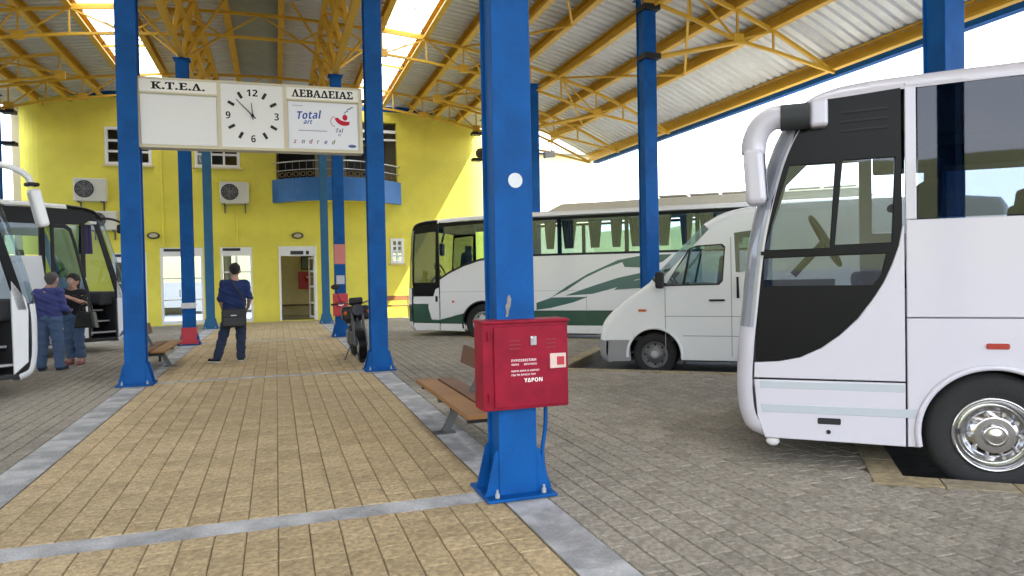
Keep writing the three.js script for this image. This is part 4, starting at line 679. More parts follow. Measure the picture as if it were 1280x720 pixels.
// --- white van
{
  const hw = 0.95, t = thing('van', 'white panel van with grey bumper parked behind the nearest coach', 'van'); t.rotation.y = heading(1);
  t.position.copy(V(4.9, 0, 10.25)).add(P3(0, 0, hw).applyAxisAngle(P3(0, 1, 0), t.rotation.y));
  const a = smooth([[-0.14, 0.06], [-0.02, 0.14], [0.0, 0.33], [-0.02, 0.52], [-0.06, 0.68], [-0.14, 0.80], [-0.42, 1.05], [-0.80, 1.32]], 4), b = smooth([[-0.84, 1.37], [-1.25, 1.80], [-1.64, 2.20]], 4), c2 = smooth([[-1.66, 2.22], [-1.9, 2.35], [-2.28, 2.44], [-3.2, 2.48], [-5.0, 2.47], [-5.5, 2.42]], 4), d = [[-5.58, 2.3], [-5.64, 1.8], [-5.66, 1.0], [-5.64, 0.25]];
  const pr = [...a, ...b, ...c2, ...d], ia = a.length - 1, ib = ia + b.length, ic = ib + c2.length, R = 0.10, bulge = 0.10, N = pr.length - 1, ibm = a.findIndex((p) => p[1] >= 0.42), ih = a.findIndex((p) => p[1] >= 0.72);
  bodyCommon(t, { pr, hw, R, bulge, cuts: [['bumper', 0, ibm, mt.grey], ['grille_panel', ibm, ih, mt.van], ['bonnet', ih, ia + 1, mt.van], ['windscreen', ia + 1, ib, mt.glassTeal], ['roof', ib, ic, mt.van], ['rear_panel', ic, N, mt.van]] });
  const ins = inset(pr, R, bulge), wc = [-0.863, 0.20], ar = 0.415, rw = -4.4, s = -1;
  const win = [[-1.07, 1.29], [-1.14, 1.42], [-1.43, 1.825], [-1.50, 1.87], [-1.88, 1.885], [-1.925, 1.84], [-1.885, 1.36], [-1.83, 1.30]], rear = [[-2.07, 2.06], [-2.42, 2.10], [-2.42, 1.48], [-2.09, 1.47]];
  for (const e of [-1, 1]) {
    const fr = ins.filter((_, i) => i >= ibm && i <= ic + 2);
    const outl = [...fr, [-5.5, 0.13], ...archPts(rw, wc[1], ar, 0.13, 14), ...archPts(wc[0], wc[1], ar, 0.13, 14), [-0.46, 0.42]];
    part('side_panel', sidePlate(outl, hw, e, 0.035, [win, rear], 0.004), mt.van, t);
    part('door_window', sidePlate(win, hw - 0.014, e, 0.006, [], 0), mt.glassTeal, t); part('rear_window', sidePlate(rear, hw - 0.014, e, 0.006, [], 0), mt.glassDark, t);
    part('window_divider', sidePlate([[-1.34, 1.29], [-1.30, 1.29], [-1.41, 1.81], [-1.44, 1.81]], hw, e, 0.02, [], 0, 0.002), mt.black, t);
    part('window_seal', sidePlate(win.map(([x, y]) => [x + (x + 1.5 > 0 ? 0.02 : -0.02), y + (y > 1.6 ? 0.018 : -0.018)]), hw, e, 0.012, [win], 0, 0.003), mt.black, t);
    part('bumper_side', sidePlate([[-0.12, 0.08], [-0.14, 0.43], [-0.475, 0.43], [-0.49, 0.1]], hw, e, 0.04, [], 0.006, 0.004), mt.grey, t);
    for (const [q] of [[[[-1.035, 0.2], [-1.045, 0.2], [-1.045, 1.3], [-1.035, 1.3]]], [[[-2.02, 0.2], [-2.03, 0.2], [-2.03, 2.0], [-2.02, 2.0]]], [[[-1.03, 0.80], [-3.9, 0.80], [-3.9, 0.81], [-1.03, 0.81]]], [[[-1.3, 0.5], [-3.9, 0.5], [-3.9, 0.51], [-1.3, 0.51]]]]) part('panel_seam', sidePlate(q, hw, e, 0.006, [], 0, 0.0015), mt.grey, t);
    part('door_handle', sidePlate(rrect(-1.93, 1.035, -1.70, 1.065, 0.012), hw, e, 0.03, [], 0.004, 0.025), mt.black, t);
    part('side_marker', sidePlate(rrect(-0.75, 0.88, -0.62, 0.915, 0.012), hw, e, 0.02, [], 0.003, 0.01), mt.orange, t, 'orange side indicator');
    part('wing_mirror', [rbox(0.12, 0.26, 0.2, 0.04, -0.98, 1.37, e * (hw + 0.14)), rod(P3(-1.05, 1.3, e * hw), P3(-0.98, 1.3, e * (hw + 0.1)), 0.025)], mt.black, t);
    part('headlight', new THREE.SphereGeometry(0.15, 16, 10).scale(0.55, 0.75, 1).translate(-0.13, 0.66, e * (hw - 0.2)), M(lin(0.75, 0.76, 0.78), 0.1, 0.2), t);
    part('mud_flap', box(0.02, 0.26, 0.22, -1.31, 0.12, e * (hw - 0.14)), mt.black, t);
    archLip(t, wc[0], wc[1], ar + 0.008, hw, e, mt.van, 0.16);
    for (const x of [wc[0], rw]) { wheelWell(t, x, wc[1], ar, hw, e); wheel(t, x, wc[1], e * (hw - 0.05), 0.345, e, 'dark'); }
  }
  part('side_mouldings', [sidePlate([[-2.5, 0.2], [-3.9, 0.2], [-3.9, 0.26], [-2.5, 0.26]], hw, -1, 0.02, [], 0, 0.01)], mt.grey, t);
  part('slide_rail_handle', sidePlate([[-2.10, 1.08], [-2.14, 1.08], [-2.13, 1.40], [-2.10, 1.40]], hw, -1, 0.03, [], 0.004, 0.02), mt.black, t);
  part('floor', [box(5.2, 0.06, 1.75, -2.95, 0.45, 0), box(5.0, 0.05, 1.6, -2.9, 0.12, 0)], mt.dark, t); part('dashboard', rbox(0.5, 0.3, 1.7, 0.06, -1.0, 1.15, 0), mt.dark, t); cockpit(t, -0.85, 0.5, -0.45);
  part('bulkhead', box(0.04, 1.8, 1.7, -2.5, 1.35, 0), mt.liner, t);
}

// --- coach with the dark green stripe
{
  const hw = 1.2, t = thing('coach', 'white coach with dark green stripe and swoosh parked in front of the building', 'coach'); t.rotation.y = heading(1);
  t.position.copy(V(3.25, 0, 17.55)).add(P3(0, 0, hw).applyAxisAngle(P3(0, 1, 0), t.rotation.y));
  const f = smooth([[-0.02, 0.14], [0.11, 0.24], [0.15, 0.5], [0.15, 0.9], [0.14, 1.2], [0.11, 1.7], [0.07, 2.2], [0.03, 2.6], [-0.05, 2.78], [-0.25, 2.86], [-0.7, 2.90]], 4);
  const pr = [...f, [-1.2, 2.93], [-2.2, 2.96], [-6, 2.96], [-10.6, 2.95], [-10.8, 2.8], [-10.9, 2.3], [-10.9, 1.2], [-10.85, 0.3]], nf = f.length - 1, N = pr.length - 1, iy = (y) => f.findIndex((p) => p[1] >= y), R = 0.11, bulge = 0.12;
  bodyCommon(t, { pr, hw, R, bulge, cuts: [['bumper', 0, iy(0.32), mt.coachWhite], ['front_band', iy(0.32), iy(0.8), mt.green, 'dark green band on the front'], ['front_panel', iy(0.8), iy(1.2), mt.coachWhite], ['windscreen', iy(1.2), iy(2.65), mt.glassBlack], ['front_cap', iy(2.65), nf, mt.blackGloss], ['roof', nf, N - 4, mt.coachWhite], ['rear_panel', N - 4, N, mt.coachWhite]] });
  const wc = [-1.88, 0.33], ar = 0.53, wr = 0.48, rw = -7.9;
  const ins = inset(pr, R, bulge);
  for (const s of [-1, 1]) {
    const sp = (n, pts, m, holes = [], o = {}) => part(n, sidePlate(pts, hw, s, o.t || 0.035, holes, o.b ?? 0.004, o.out || 0), m, t, o.label);
    // driver section
    const dw = [[-0.08, 2.55], [-0.03, 1.9], [-0.02, 1.34], [-0.62, 1.34], [-0.66, 2.6]];
    sp('driver_panel', [[-0.02, 1.0], [0.02, 1.34], [0.0, 1.9], [-0.05, 2.6], [-0.14, 2.74], [-0.735, 2.8], [-0.735, 1.22], [-0.62, 1.18], [-0.56, 1.0]], mt.blackGloss, [dw], { label: 'black framed driver window' });
    part('driver_pane', sidePlate(dw, hw - 0.016, s, 0.006, [], 0), mt.glassBlack, t);
    sp('driver_door_panel', [[0.0, 0.81], [0.0, 0.992], [-0.56, 0.992], [-0.625, 1.17], [-0.715, 1.21], [-0.715, 0.41], [-0.5, 0.42], [-0.42, 0.7], [-0.42, 0.81]], mt.coachWhite);
    sp('green_band', [[0.0, 0.34], [0.02, 0.80], [-0.428, 0.80], [-0.428, 0.7], [-0.51, 0.41], [-0.715, 0.40], [-0.715, 0.33]], mt.green); sp('sill_panel', [[-0.05, 0.16], [0.0, 0.332], [-0.715, 0.322], [-0.715, 0.15]], mt.coachWhite);
    // body
    const sill = [[-0.745, 1.40], [-1.0, 1.55], [-1.4, 1.72], [-1.8, 1.84], [-2.2, 1.905], [-2.6, 1.92], [-10.7, 1.925]];
    const g0 = (x) => x > -3 ? 0.40 + (x + 0.7) * -0.10 : 0.63;
    sp('side_panel', [...sill, [-10.7, 0.645], [-3.2, 0.64], ...archPts(wc[0], wc[1], ar, 0.62, 16).filter(([x]) => x < -1.3 || true).map(([x, y]) => [x, y]), [-1.34, 0.56], [-0.745, 0.425]].filter((p, i, q) => true), mt.coachWhite);
    sp('green_band', [[-0.745, 0.41], [-1.33, 0.545], [-1.38, 0.32], [-0.745, 0.325]], mt.green);
    for (const [xa, xb] of [[-2.42, -4.45], [-4.46, -7.34], [-8.46, -10.7]]) { sp('green_band', rect(xb, 0.30, xa, 0.632), mt.green); sp('sill_panel', rect(xb, 0.11, xa, 0.292), mt.coachWhite); }
    sp('sill_panel', [[-0.745, 0.15], [-1.39, 0.13], [-1.385, 0.312], [-0.745, 0.317]], mt.coachWhite);
    sp('window_header', [[-0.745, 2.70], [-0.745, 2.81], [-10.7, 2.84], [-10.7, 2.76], [-2.2, 2.755]], mt.blackGloss);
    part('window_seal', [sidePlate([...sill, ...sill.slice().reverse().map(([x, y]) => [x, y + 0.05])], hw, s, 0.02, [], 0, 0.002)], mt.black, t);
    const px = [-0.745, -2.26, -3.83, -5.40, -6.95, -8.5, -10.7];
    for (let i = 0; i < px.length - 1; i++) {
      const a = px[i], b = px[i + 1], pts = [...sill.filter(([x]) => x < a - 0.01 && x > b), [b, 1.925], [b, 2.76], [a, i ? 2.755 : 2.70], [a, i === 0 ? 1.4 : 1.925 - (i === 1 ? 0.015 : 0)]];
      part('window_pane', sidePlate(pts, hw - 0.012, s, 0.006, [], 0), i < 2 ? mt.glassTeal : mt.glassTeal, t); part('window_pillar', box(0.09, 0.9, 0.05, b, 2.33, s * (hw - 0.05)), mt.black, t);
      if (s < 0 && i > 0 && i < 5) for (const [cx, w] of [[a - 0.22, 0.30], [(a + b) / 2 - 0.05, 0.26], [b + 0.24, 0.22]]) { const g = []; for (let k = 0; k < 6; k++) { const q = k / 5 - 0.5; g.push(rod(P3(cx + q * w, 2.72, s * (hw - 0.10) + 0.012 * (k % 2)), P3(cx + q * w * 0.45 + (k % 2) * 0.01, 2.08, s * (hw - 0.10)), 0.036, 8)); } part('curtain', g, mt.curtain, t); }
    }
    for (const [q] of [[[[-3.25, 0.80], [-3.6, 0.92], [-4.25, 1.10], [-3.9, 0.955], [-4.2, 0.82], [-3.28, 0.66]]]]) part('decal', sidePlate([[-3.25, 0.82], [-3.62, 0.945], [-4.5, 0.955], [-4.15, 0.83], [-3.6, 0.70], [-3.25, 0.655]].reverse(), hw, s, 0.004, [], 0, 0.002), mt.greenDecal, t);
    part('decal', sidePlate([[-3.6, 0.94], [-4.0, 1.20], [-4.5, 1.48], [-5.2, 1.78], [-5.8, 1.88], [-6.4, 1.88], [-6.2, 1.72], [-5.75, 1.60], [-5.35, 1.62], [-5.3, 1.73], [-4.9, 1.60], [-4.45, 1.40], [-4.0, 1.12]], hw, s, 0.004, [], 0, 0.0022), mt.greenDecal, t);
    part('decal', sidePlate([[-3.95, 0.985], [-4.6, 1.20], [-5.2, 1.38], [-5.8, 1.50], [-6.5, 1.58], [-6.1, 1.42], [-5.6, 1.33], [-5.15, 1.16], [-4.6, 1.02]], hw, s, 0.004, [], 0, 0.0024), mt.greenDecal, t);
    part('decal', sidePlate([[-5.1, 1.11], [-5.3, 1.26], [-5.9, 1.38], [-6.6, 1.46], [-6.2, 1.28], [-5.7, 1.14]], hw, s, 0.004, [], 0, 0.0026), mt.greenDecal, t);
    part('panel_seam', [sidePlate(rect(-4.46, 0.66, -4.452, 1.0), hw, s, 0.004, [], 0, 0.001), sidePlate(rect(-10.6, 1.10, -0.75, 1.106), hw, s, 0.004, [], 0, 0.001)], mt.grey, t);
    part('door_handle', sidePlate(rrect(-0.68, 0.86, -0.62, 1.0, 0.015), hw, s, 0.02, [], 0.003, 0.012), mt.black, t); part('side_marker', cyl(0.03, 0.03, 0.02, -1.1, 0.86, s * (hw + 0.005), 16, 'z'), mt.orange, t);
    for (const x of [wc[0], rw]) { wheelWell(t, x, wc[1], ar, hw, s); wheel(t, x, wc[1], s * (hw - 0.06), wr, s, 'steel'); }
    archLip(t, wc[0], wc[1], ar, hw, s, mt.black, 0.2);
    part('headlight', rbox(0.1, 0.14, 0.3, 0.04, 0.02, 0.66, s * (hw - 0.28)), M(lin(0.7, 0.7, 0.72), 0.12, 0.2), t);
  }
  part('roof_pod', [slab([[-3.4, 2.93], [-3.85, 3.13], [-6.2, 3.15], [-10.2, 3.17], [-10.5, 2.93]], 2.0, -1.0, [], 0.03)], mt.pod, t, 'beige air conditioning pod on the roof');
  for (let k = 0; k < 6; k++) part('pod_panel', rbox(0.62, 0.04, 1.9, 0.015, -6.4 - k * 0.68, 3.19, 0), mt.pod, t);
  part('floor', [box(10.6, 0.06, 2.3, -5.4, 0.95, 0), box(10.4, 0.04, 2.2, -5.4, 0.3, 0)], mt.liner, t); part('dashboard', rbox(0.5, 0.3, 2.1, 0.06, -0.2, 1.15, 0), mt.dark, t); cockpit(t, -0.15, 0.85, -0.55); seats(t, -2.4, -10, hw, 0.72, 0.95);
  part('wing_mirror', [pipe([P3(-0.1, 2.75, hw - 0.1), P3(0.25, 2.7, hw + 0.05), P3(0.36, 2.45, hw + 0.08)], 0.03, 14, 8), rbox(0.1, 0.36, 0.2, 0.04, 0.36, 2.25, hw + 0.08)], mt.black, t);
}

// --- two white coaches on the left with open doors (right side seen)
function leftCoach(x, a, label, kind) {
  const hw = 1.22, t = thing('coach', label, 'coach'); t.rotation.y = heading(-1);
  t.position.copy(V(x, 0, a)).sub(P3(0, 0, hw).applyAxisAngle(P3(0, 1, 0), t.rotation.y));
  const f = smooth([[-0.10, 0.2], [0.05, 0.28], [0.11, 0.45], [0.13, 0.8], [0.12, 1.15], [0.06, 1.5], [-0.08, 2.0], [-0.24, 2.5], [-0.36, 2.85], [-0.5, 3.02], [-0.75, 3.10], [-1.1, 3.13]], 4);
  const pr = [...f, [-2, 3.15], [-5, 3.16], [-9.6, 3.15], [-9.8, 3.0], [-9.9, 2.4], [-9.9, 1.2], [-9.85, 0.3]], nf = f.length - 1, N = pr.length - 1, iy = (y) => f.findIndex((p) => p[1] >= y), R = 0.10, bulge = 0.02;
  bodyCommon(t, { pr, hw, R, bulge, cuts: [['front_panel', 0, iy(1.2), mt.coachWhite], ['windscreen', iy(1.2), iy(2.8), mt.glassBlue], ['front_cap', iy(2.8), nf, mt.blackGloss], ['roof', nf, N - 4, mt.coachWhite], ['rear_panel', N - 4, N, mt.coachWhite]] });
  const s = 1, sp = (n, pts, m, holes = [], o = {}) => part(n, sidePlate(pts, hw, o.s || s, o.t || 0.04, holes, o.b ?? 0.004, o.out || 0), m, t, o.label);
  // front corner, A-pillar, door opening, then side
  const cp = kind === 'rear' ? -0.13 : -0.20; sp('corner_panel', [[cp + 0.01, 0.30], [-0.02, 0.45], [0.0, 1.14], [-0.03, 1.3], [cp, 1.55]], mt.coachWhite);
  sp('windscreen_pillar', [[-0.02, 1.15], [-0.10, 1.5], [-0.24, 2.0], [-0.39, 2.5], [-0.50, 2.84], [-0.60, 2.84], [-0.47, 2.4], [-0.30, 1.8], [-0.13, 1.15]], mt.blackGloss);
  sp('door_header', [[-0.50, 2.845], [-0.60, 2.96], [-0.8, 3.02], [-9.7, 3.04], [-9.7, 2.7], [-1.5, 2.7], [-0.78, 2.72], [-0.62, 2.845]], mt.blackGloss);
  const wc = [-2.55, 0.33], ar = 0.53, wr = 0.48, rw = -7.2;
  sp('side_panel', [[-0.76, 0.3], [-0.76, 1.60], [-1.55, 1.62], [-1.6, 2.06], [-9.7, 2.06], [-9.7, 0.22], ...archPts(rw, wc[1], ar, 0.22, 14), ...archPts(wc[0], wc[1], ar, 0.22, 14), [-1.6, 0.26]], mt.coachWhite);
  sp('door_post', [[-0.76, 1.60], [-0.76, 2.71], [-0.84, 2.71], [-0.84, 1.60]], mt.black);
  part('window_pane', sidePlate(rect(-1.56, 1.62, -0.84, 2.7), hw - 0.014, s, 0.006, [], 0), mt.glassBlue, t);
  for (let k = 0; k < 6; k++) { part('window_pane', sidePlate(rect(-2.9 - k * 1.36, 2.08, -1.62 - k * 1.36, 2.7), hw - 0.014, s, 0.006, [], 0), mt.glassBlue, t); part('window_pillar', box(0.08, 0.66, 0.05, -2.94 - k * 1.36, 2.38, hw - 0.04), mt.black, t); }
  part('window_pillar', box(0.1, 1.1, 0.05, -1.58, 2.15, hw - 0.03), mt.black, t);
  // steps inside the door
  for (let k = 0; k < 3; k++) { const st = part('step', box(0.60, 0.04, 0.34, -0.44, 0.42 + k * 0.23, hw - 0.24 - k * 0.26), mt.dark, t); part('step_edge', box(0.58, 0.03, 0.025, 0, 0, 0).translate(-0.44, 0.427 + k * 0.23, hw - 0.065 - k * 0.26), mt.midgrey, st); }
  part('step_well', [box(0.62, 0.04, 1.0, -0.44, 0.28, hw - 0.55), box(0.03, 0.9, 0.95, -0.76, 0.72, hw - 0.55), box(0.03, 0.9, 0.95, -0.11, 0.72, hw - 0.6)], mt.dark, t);
  // door leaf swung out and back along the side
  const leaf = group('door', t); leaf.position.set(kind === 'rear' ? -0.76 : -0.95, 0, 0.14);
  const lp = [[0, 0.28], [0, 1.28], [-0.12, 1.75], [-0.25, 2.35], [-0.33, 2.62], [-0.44, 2.70], [-0.72, 2.70], [-0.72, 0.28]], lw = [[-0.07, 1.30], [-0.17, 1.75], [-0.3, 2.33], [-0.37, 2.56], [-0.46, 2.62], [-0.66, 2.62], [-0.66, 1.30]];
  part('leaf_frame', sidePlate(lp, hw, s, 0.04, [lw, [[-0.05, 0.34], [-0.05, 1.18], [-0.67, 1.18], [-0.67, 0.34]]], 0.006), mt.black, leaf); part('leaf_panel', sidePlate([[-0.05, 0.34], [-0.05, 1.18], [-0.67, 1.18], [-0.67, 0.34]], hw - 0.004, s, 0.03, [], 0.002), mt.coachWhite, leaf); part('leaf_pane', sidePlate(lw, hw - 0.014, s, 0.006, [], 0), mt.glassBlue, leaf);
  part('door_arm', [rod(P3(-0.3, 1.1, hw - 0.2), P3(-0.5, 1.1, hw - 0.04), 0.02)], mt.black, leaf);
  // far side
  sp('left_side', [[-0.02, 0.3], [0.0, 1.14], [-0.10, 1.5], [-0.39, 2.5], [-0.6, 2.96], [-9.7, 3.04], [-9.7, 0.22], ...archPts(rw, wc[1], ar, 0.22, 14), ...archPts(wc[0], wc[1], ar, 0.22, 14)], mt.coachWhite, [[[-0.2, 1.25], [-0.62, 2.6], [-1.4, 2.6], [-1.4, 1.25]], ...[0, 1, 2, 3, 4, 5].map((k) => rect(-2.9 - k * 1.36, 2.0, -1.62 - k * 1.36, 2.7).map(([xx, y]) => [Math.max(-9.6, xx), y]))], { s: -1 });
  part('left_window', sidePlate(rect(-9.6, 1.98, -1.6, 2.72), hw - 0.02, -1, 0.006, [], 0), mt.glassBlue, t);
  for (const e of [-1, 1]) for (const x of [wc[0], rw]) { wheelWell(t, x, wc[1], ar, hw, e); wheel(t, x, wc[1], e * (hw - 0.06), wr, e, 'steel'); }
  part('floor', [box(9.0, 0.06, 2.3, -5.3, 1.05, 0), box(0.7, 0.06, 1.3, -0.45, 1.05, -0.5), box(9.6, 0.04, 2.2, -4.8, 0.25, 0)], mt.liner, t); part('dashboard', rbox(0.4, 0.3, 2.1, 0.06, -0.2, 1.15, -0.05), mt.dark, t); cockpit(t, -0.15, 0.85, -0.6); seats(t, -2.2, -9, hw, 1.05, 0.95);
  part('ceiling_liner', box(8.8, 0.03, 2.3, -5.2, 2.98, 0), mt.liner, t);
  if (kind === 'rear') { part('cab_curtain', [0, 1, 2, 3, 4].map((k) => cyl(0.05, 0.03, 0.62, -0.62 - k * 0.045, 2.42, hw - 0.09 - 0.02 * (k % 2), 8)), M(lin(0.05, 0.04, 0.11), 0.9), t, 'dark purple curtain beside the door'); part('head_badge', sidePlate(rrect(-0.66, 2.74, -0.52, 2.80, 0.01), hw, s, 0.006, [], 0, 0.004), mt.white, t); }
  // mirror
  const m = group('wing_mirror', t), mc = kind === 'rear' ? mt.black : mt.coachWhite;
  if (kind === 'rear') { part('mirror_arm', pipe([P3(-0.5, 2.88, hw - 0.1), P3(-0.15, 2.86, hw - 0.02), P3(0.15, 2.72, hw + 0.02)], 0.025, 16, 8), mc, m); part('mirror_head', rbox(0.12, 0.2, 0.14, 0.05, -0.02, 2.66, hw + 0.0), mc, m); }
  else { part('mirror_arm', [pipe([P3(-0.55, 3.05, hw - 0.25), P3(-0.3, 3.08, hw - 0.1), P3(-0.1, 3.02, hw + 0.02), P3(0.02, 2.92, hw + 0.06), P3(0.06, 2.8, hw + 0.06)], 0.042, 20, 10)], mc, m); part('mirror_head', rbox(0.14, 0.52, 0.17, 0.05, 0.13, 2.52, hw + 0.06, 0, 0, 0.22, 3), mc, m); part('mirror_hinge', rbox(0.14, 0.05, 0.16, 0.02, 0.06, 2.83, hw + 0.06), mt.black, m); }
  return t;
}
leftCoach(-3.2, 17.4, 'rear left white coach with black window band and open front door', 'rear');
leftCoach(-3.165, 11.035, 'white coach at the left edge with a white hanging mirror', 'near');

// ------------------------------------------------------------------ motorcycle parked behind the right sign column
{
  const t = thing('motorcycle', 'dark motorcycle parked facing the camera beside the right sign column', 'motorcycle', V(1.40, 0, 13.2)); t.rotation.z = 0.06;
  const wheelM = (z, n) => { const g = group(n, t); g.position.set(0, 0.31, z); part('tyre', new THREE.TorusGeometry(0.255, 0.055, 10, 32).rotateY(Math.PI / 2), mt.rubber, g); part('rim', [new THREE.TorusGeometry(0.2, 0.018, 6, 32).rotateY(Math.PI / 2), cyl(0.05, 0.05, 0.1, 0, 0, 0, 14, 'x'), ...[0, 1, 2, 3, 4].map((k) => box(0.03, 0.2, 0.03, 0, 0.1, 0).rotateX(k * 1.2566))], mt.steel, g); };
  wheelM(0.66, 'front_wheel'); wheelM(-0.66, 'rear_wheel');
  for (const s of [-1, 1]) { part('fork_leg', [rod(P3(s * 0.09, 0.31, 0.66), P3(s * 0.09, 0.95, 0.42), 0.025), rod(P3(s * 0.09, 0.31, 0.66), P3(s * 0.09, 0.58, 0.56), 0.034)], mt.darkSteel, t); part('brake_disc', cyl(0.13, 0.13, 0.008, s * 0.055, 0.31, 0.66, 24, 'x'), mt.steel, t); part('mirror', [pipe([P3(s * 0.24, 1.06, 0.34), P3(s * 0.30, 1.22, 0.36), P3(s * 0.32, 1.33, 0.36)], 0.009, 10, 6), new THREE.SphereGeometry(0.065, 12, 8).scale(1.15, 0.75, 0.35).translate(s * 0.33, 1.36, 0.36)], mt.black, t); part('indicator', new THREE.SphereGeometry(0.035, 10, 8).translate(s * 0.2, 0.88, 0.48), mt.orange, t); }
  part('front_mudguard', new THREE.CylinderGeometry(0.33, 0.33, 0.13, 20, 1, true, -0.7, 1.7).rotateZ(Math.PI / 2).translate(0, 0.31, 0.66), mt.blackGloss, t);
  part('headlight', [new THREE.SphereGeometry(0.11, 18, 12).scale(1, 1, 0.8).translate(0, 0.93, 0.5)], mt.black, t); part('headlight_lens', cyl(0.095, 0.095, 0.02, 0, 0.93, 0.585, 24, 'z'), M(lin(0.12, 0.12, 0.13), 0.1, 0.4), t);
  part('instrument_pod', [rbox(0.24, 0.12, 0.1, 0.03, 0, 1.08, 0.42, -0.5)], mt.black, t); part('leg_bag', rbox(0.5, 0.26, 0.3, 0.06, 0, 0.86, 0.22), mt.leather, t); part('handlebar', pipe([P3(-0.37, 1.05, 0.26), P3(-0.2, 1.06, 0.36), P3(0, 1.0, 0.4), P3(0.2, 1.06, 0.36), P3(0.37, 1.05, 0.26)], 0.014, 24, 8), mt.darkSteel, t); for (const s of [-1, 1]) part('grip', rod(P3(s * 0.30, 1.055, 0.31), P3(s * 0.41, 1.045, 0.23), 0.02), mt.rubber, t);
  part('fuel_tank', new THREE.SphereGeometry(0.2, 20, 14).scale(0.75, 0.72, 1.5).translate(0, 0.83, 0.12), mt.blackGloss, t); part('seat', rbox(0.24, 0.1, 0.66, 0.05, 0, 0.78, -0.4, 0.06), mt.leather, t); part('engine', [rbox(0.34, 0.3, 0.42, 0.05, 0, 0.42, 0.06), cyl(0.09, 0.09, 0.26, 0, 0.62, 0.16, 16), ...[0, 1, 2, 3].map((k) => cyl(0.12, 0.12, 0.012, 0, 0.55 + k * 0.04, 0.16, 16))], mt.darkSteel, t);
  part('exhaust', [pipe([P3(0.1, 0.5, 0.26), P3(0.14, 0.28, 0.34), P3(0.16, 0.22, 0.05), P3(0.17, 0.28, -0.3)], 0.022, 20, 8), rod(P3(0.17, 0.28, -0.28), P3(0.18, 0.4, -0.85), 0.05, 14)], mt.chrome, t); part('frame', [rod(P3(0, 0.9, 0.4), P3(0, 0.3, 0.28), 0.025), rod(P3(0, 0.3, 0.28), P3(0, 0.3, -0.3), 0.025), rod(P3(0, 0.3, -0.3), P3(0, 0.72, -0.5), 0.025), rod(P3(0.07, 0.3, -0.3), P3(0.07, 0.31, -0.66), 0.025), rod(P3(-0.07, 0.3, -0.3), P3(-0.07, 0.31, -0.66), 0.025)], mt.darkSteel, t); part('rear_mudguard', rbox(0.16, 0.04, 0.4, 0.02, 0, 0.7, -0.85, -0.5), mt.black, t); part('side_stand', rod(P3(-0.1, 0.3, 0.0), P3(-0.26, -0.01, 0.08), 0.012), mt.darkSteel, t);
}

// ------------------------------------------------------------------ people
function field(fn, lo, hi, res = 84) {
  const mc = new MarchingCubes(res, mt.skin, false, false, 160000); mc.isolation = 0; mc.reset ? mc.reset() : 0;
  const s = mc.size, half = s / 2, c = [0, 1, 2].map((k) => (lo[k] + hi[k]) / 2), e = [0, 1, 2].map((k) => (hi[k] - lo[k]) / 2 * 1.06);
  let q = 0; for (let z = 0; z < s; z++) for (let y = 0; y < s; y++) for (let x = 0; x < s; x++, q++) mc.field[q] = -fn(c[0] + (x - half) / half * e[0], c[1] + (y - half) / half * e[1], c[2] + (z - half) / half * e[2]);
  mc.update(); const n = mc.count, pos = new Float32Array(n * 3);
  for (let i = 0; i < n; i++) for (let k = 0; k < 3; k++) pos[i * 3 + k] = c[k] + mc.positionArray[i * 3 + k] * e[k];
  const g = new THREE.BufferGeometry(); g.setAttribute('position', new THREE.BufferAttribute(pos, 3));
  const nor = new Float32Array(n * 3), h = 0.004;
  for (let i = 0; i < n; i++) { const x = pos[i * 3], y = pos[i * 3 + 1], z = pos[i * 3 + 2]; let a = fn(x + h, y, z) - fn(x - h, y, z), b = fn(x, y + h, z) - fn(x, y - h, z), d = fn(x, y, z + h) - fn(x, y, z - h); const l = Math.hypot(a, b, d) || 1; nor[i * 3] = a / l; nor[i * 3 + 1] = b / l; nor[i * 3 + 2] = d / l; }
  g.setAttribute('normal', new THREE.BufferAttribute(nor, 3)); return g;
}
function capsules(list, k, grow = 0) { // [a, ra, b, rb, sx, sz]
  return (x, y, z) => { let D = 9; for (const [a, ra, b, rb] of list) { const bx = b[0] - a[0], by = b[1] - a[1], bz = b[2] - a[2], px = x - a[0], py = y - a[1], pz = z - a[2]; let t = (px * bx + py * by + pz * bz) / (bx * bx + by * by + bz * bz + 1e-9); t = t < 0 ? 0 : t > 1 ? 1 : t; const d = Math.hypot(px - bx * t, py - by * t, pz - bz * t) - (ra + (rb - ra) * t) - grow; const h = Math.max(k - Math.abs(D - d), 0) / k; D = Math.min(D, d) - h * h * k * 0.25; } return D; };
}
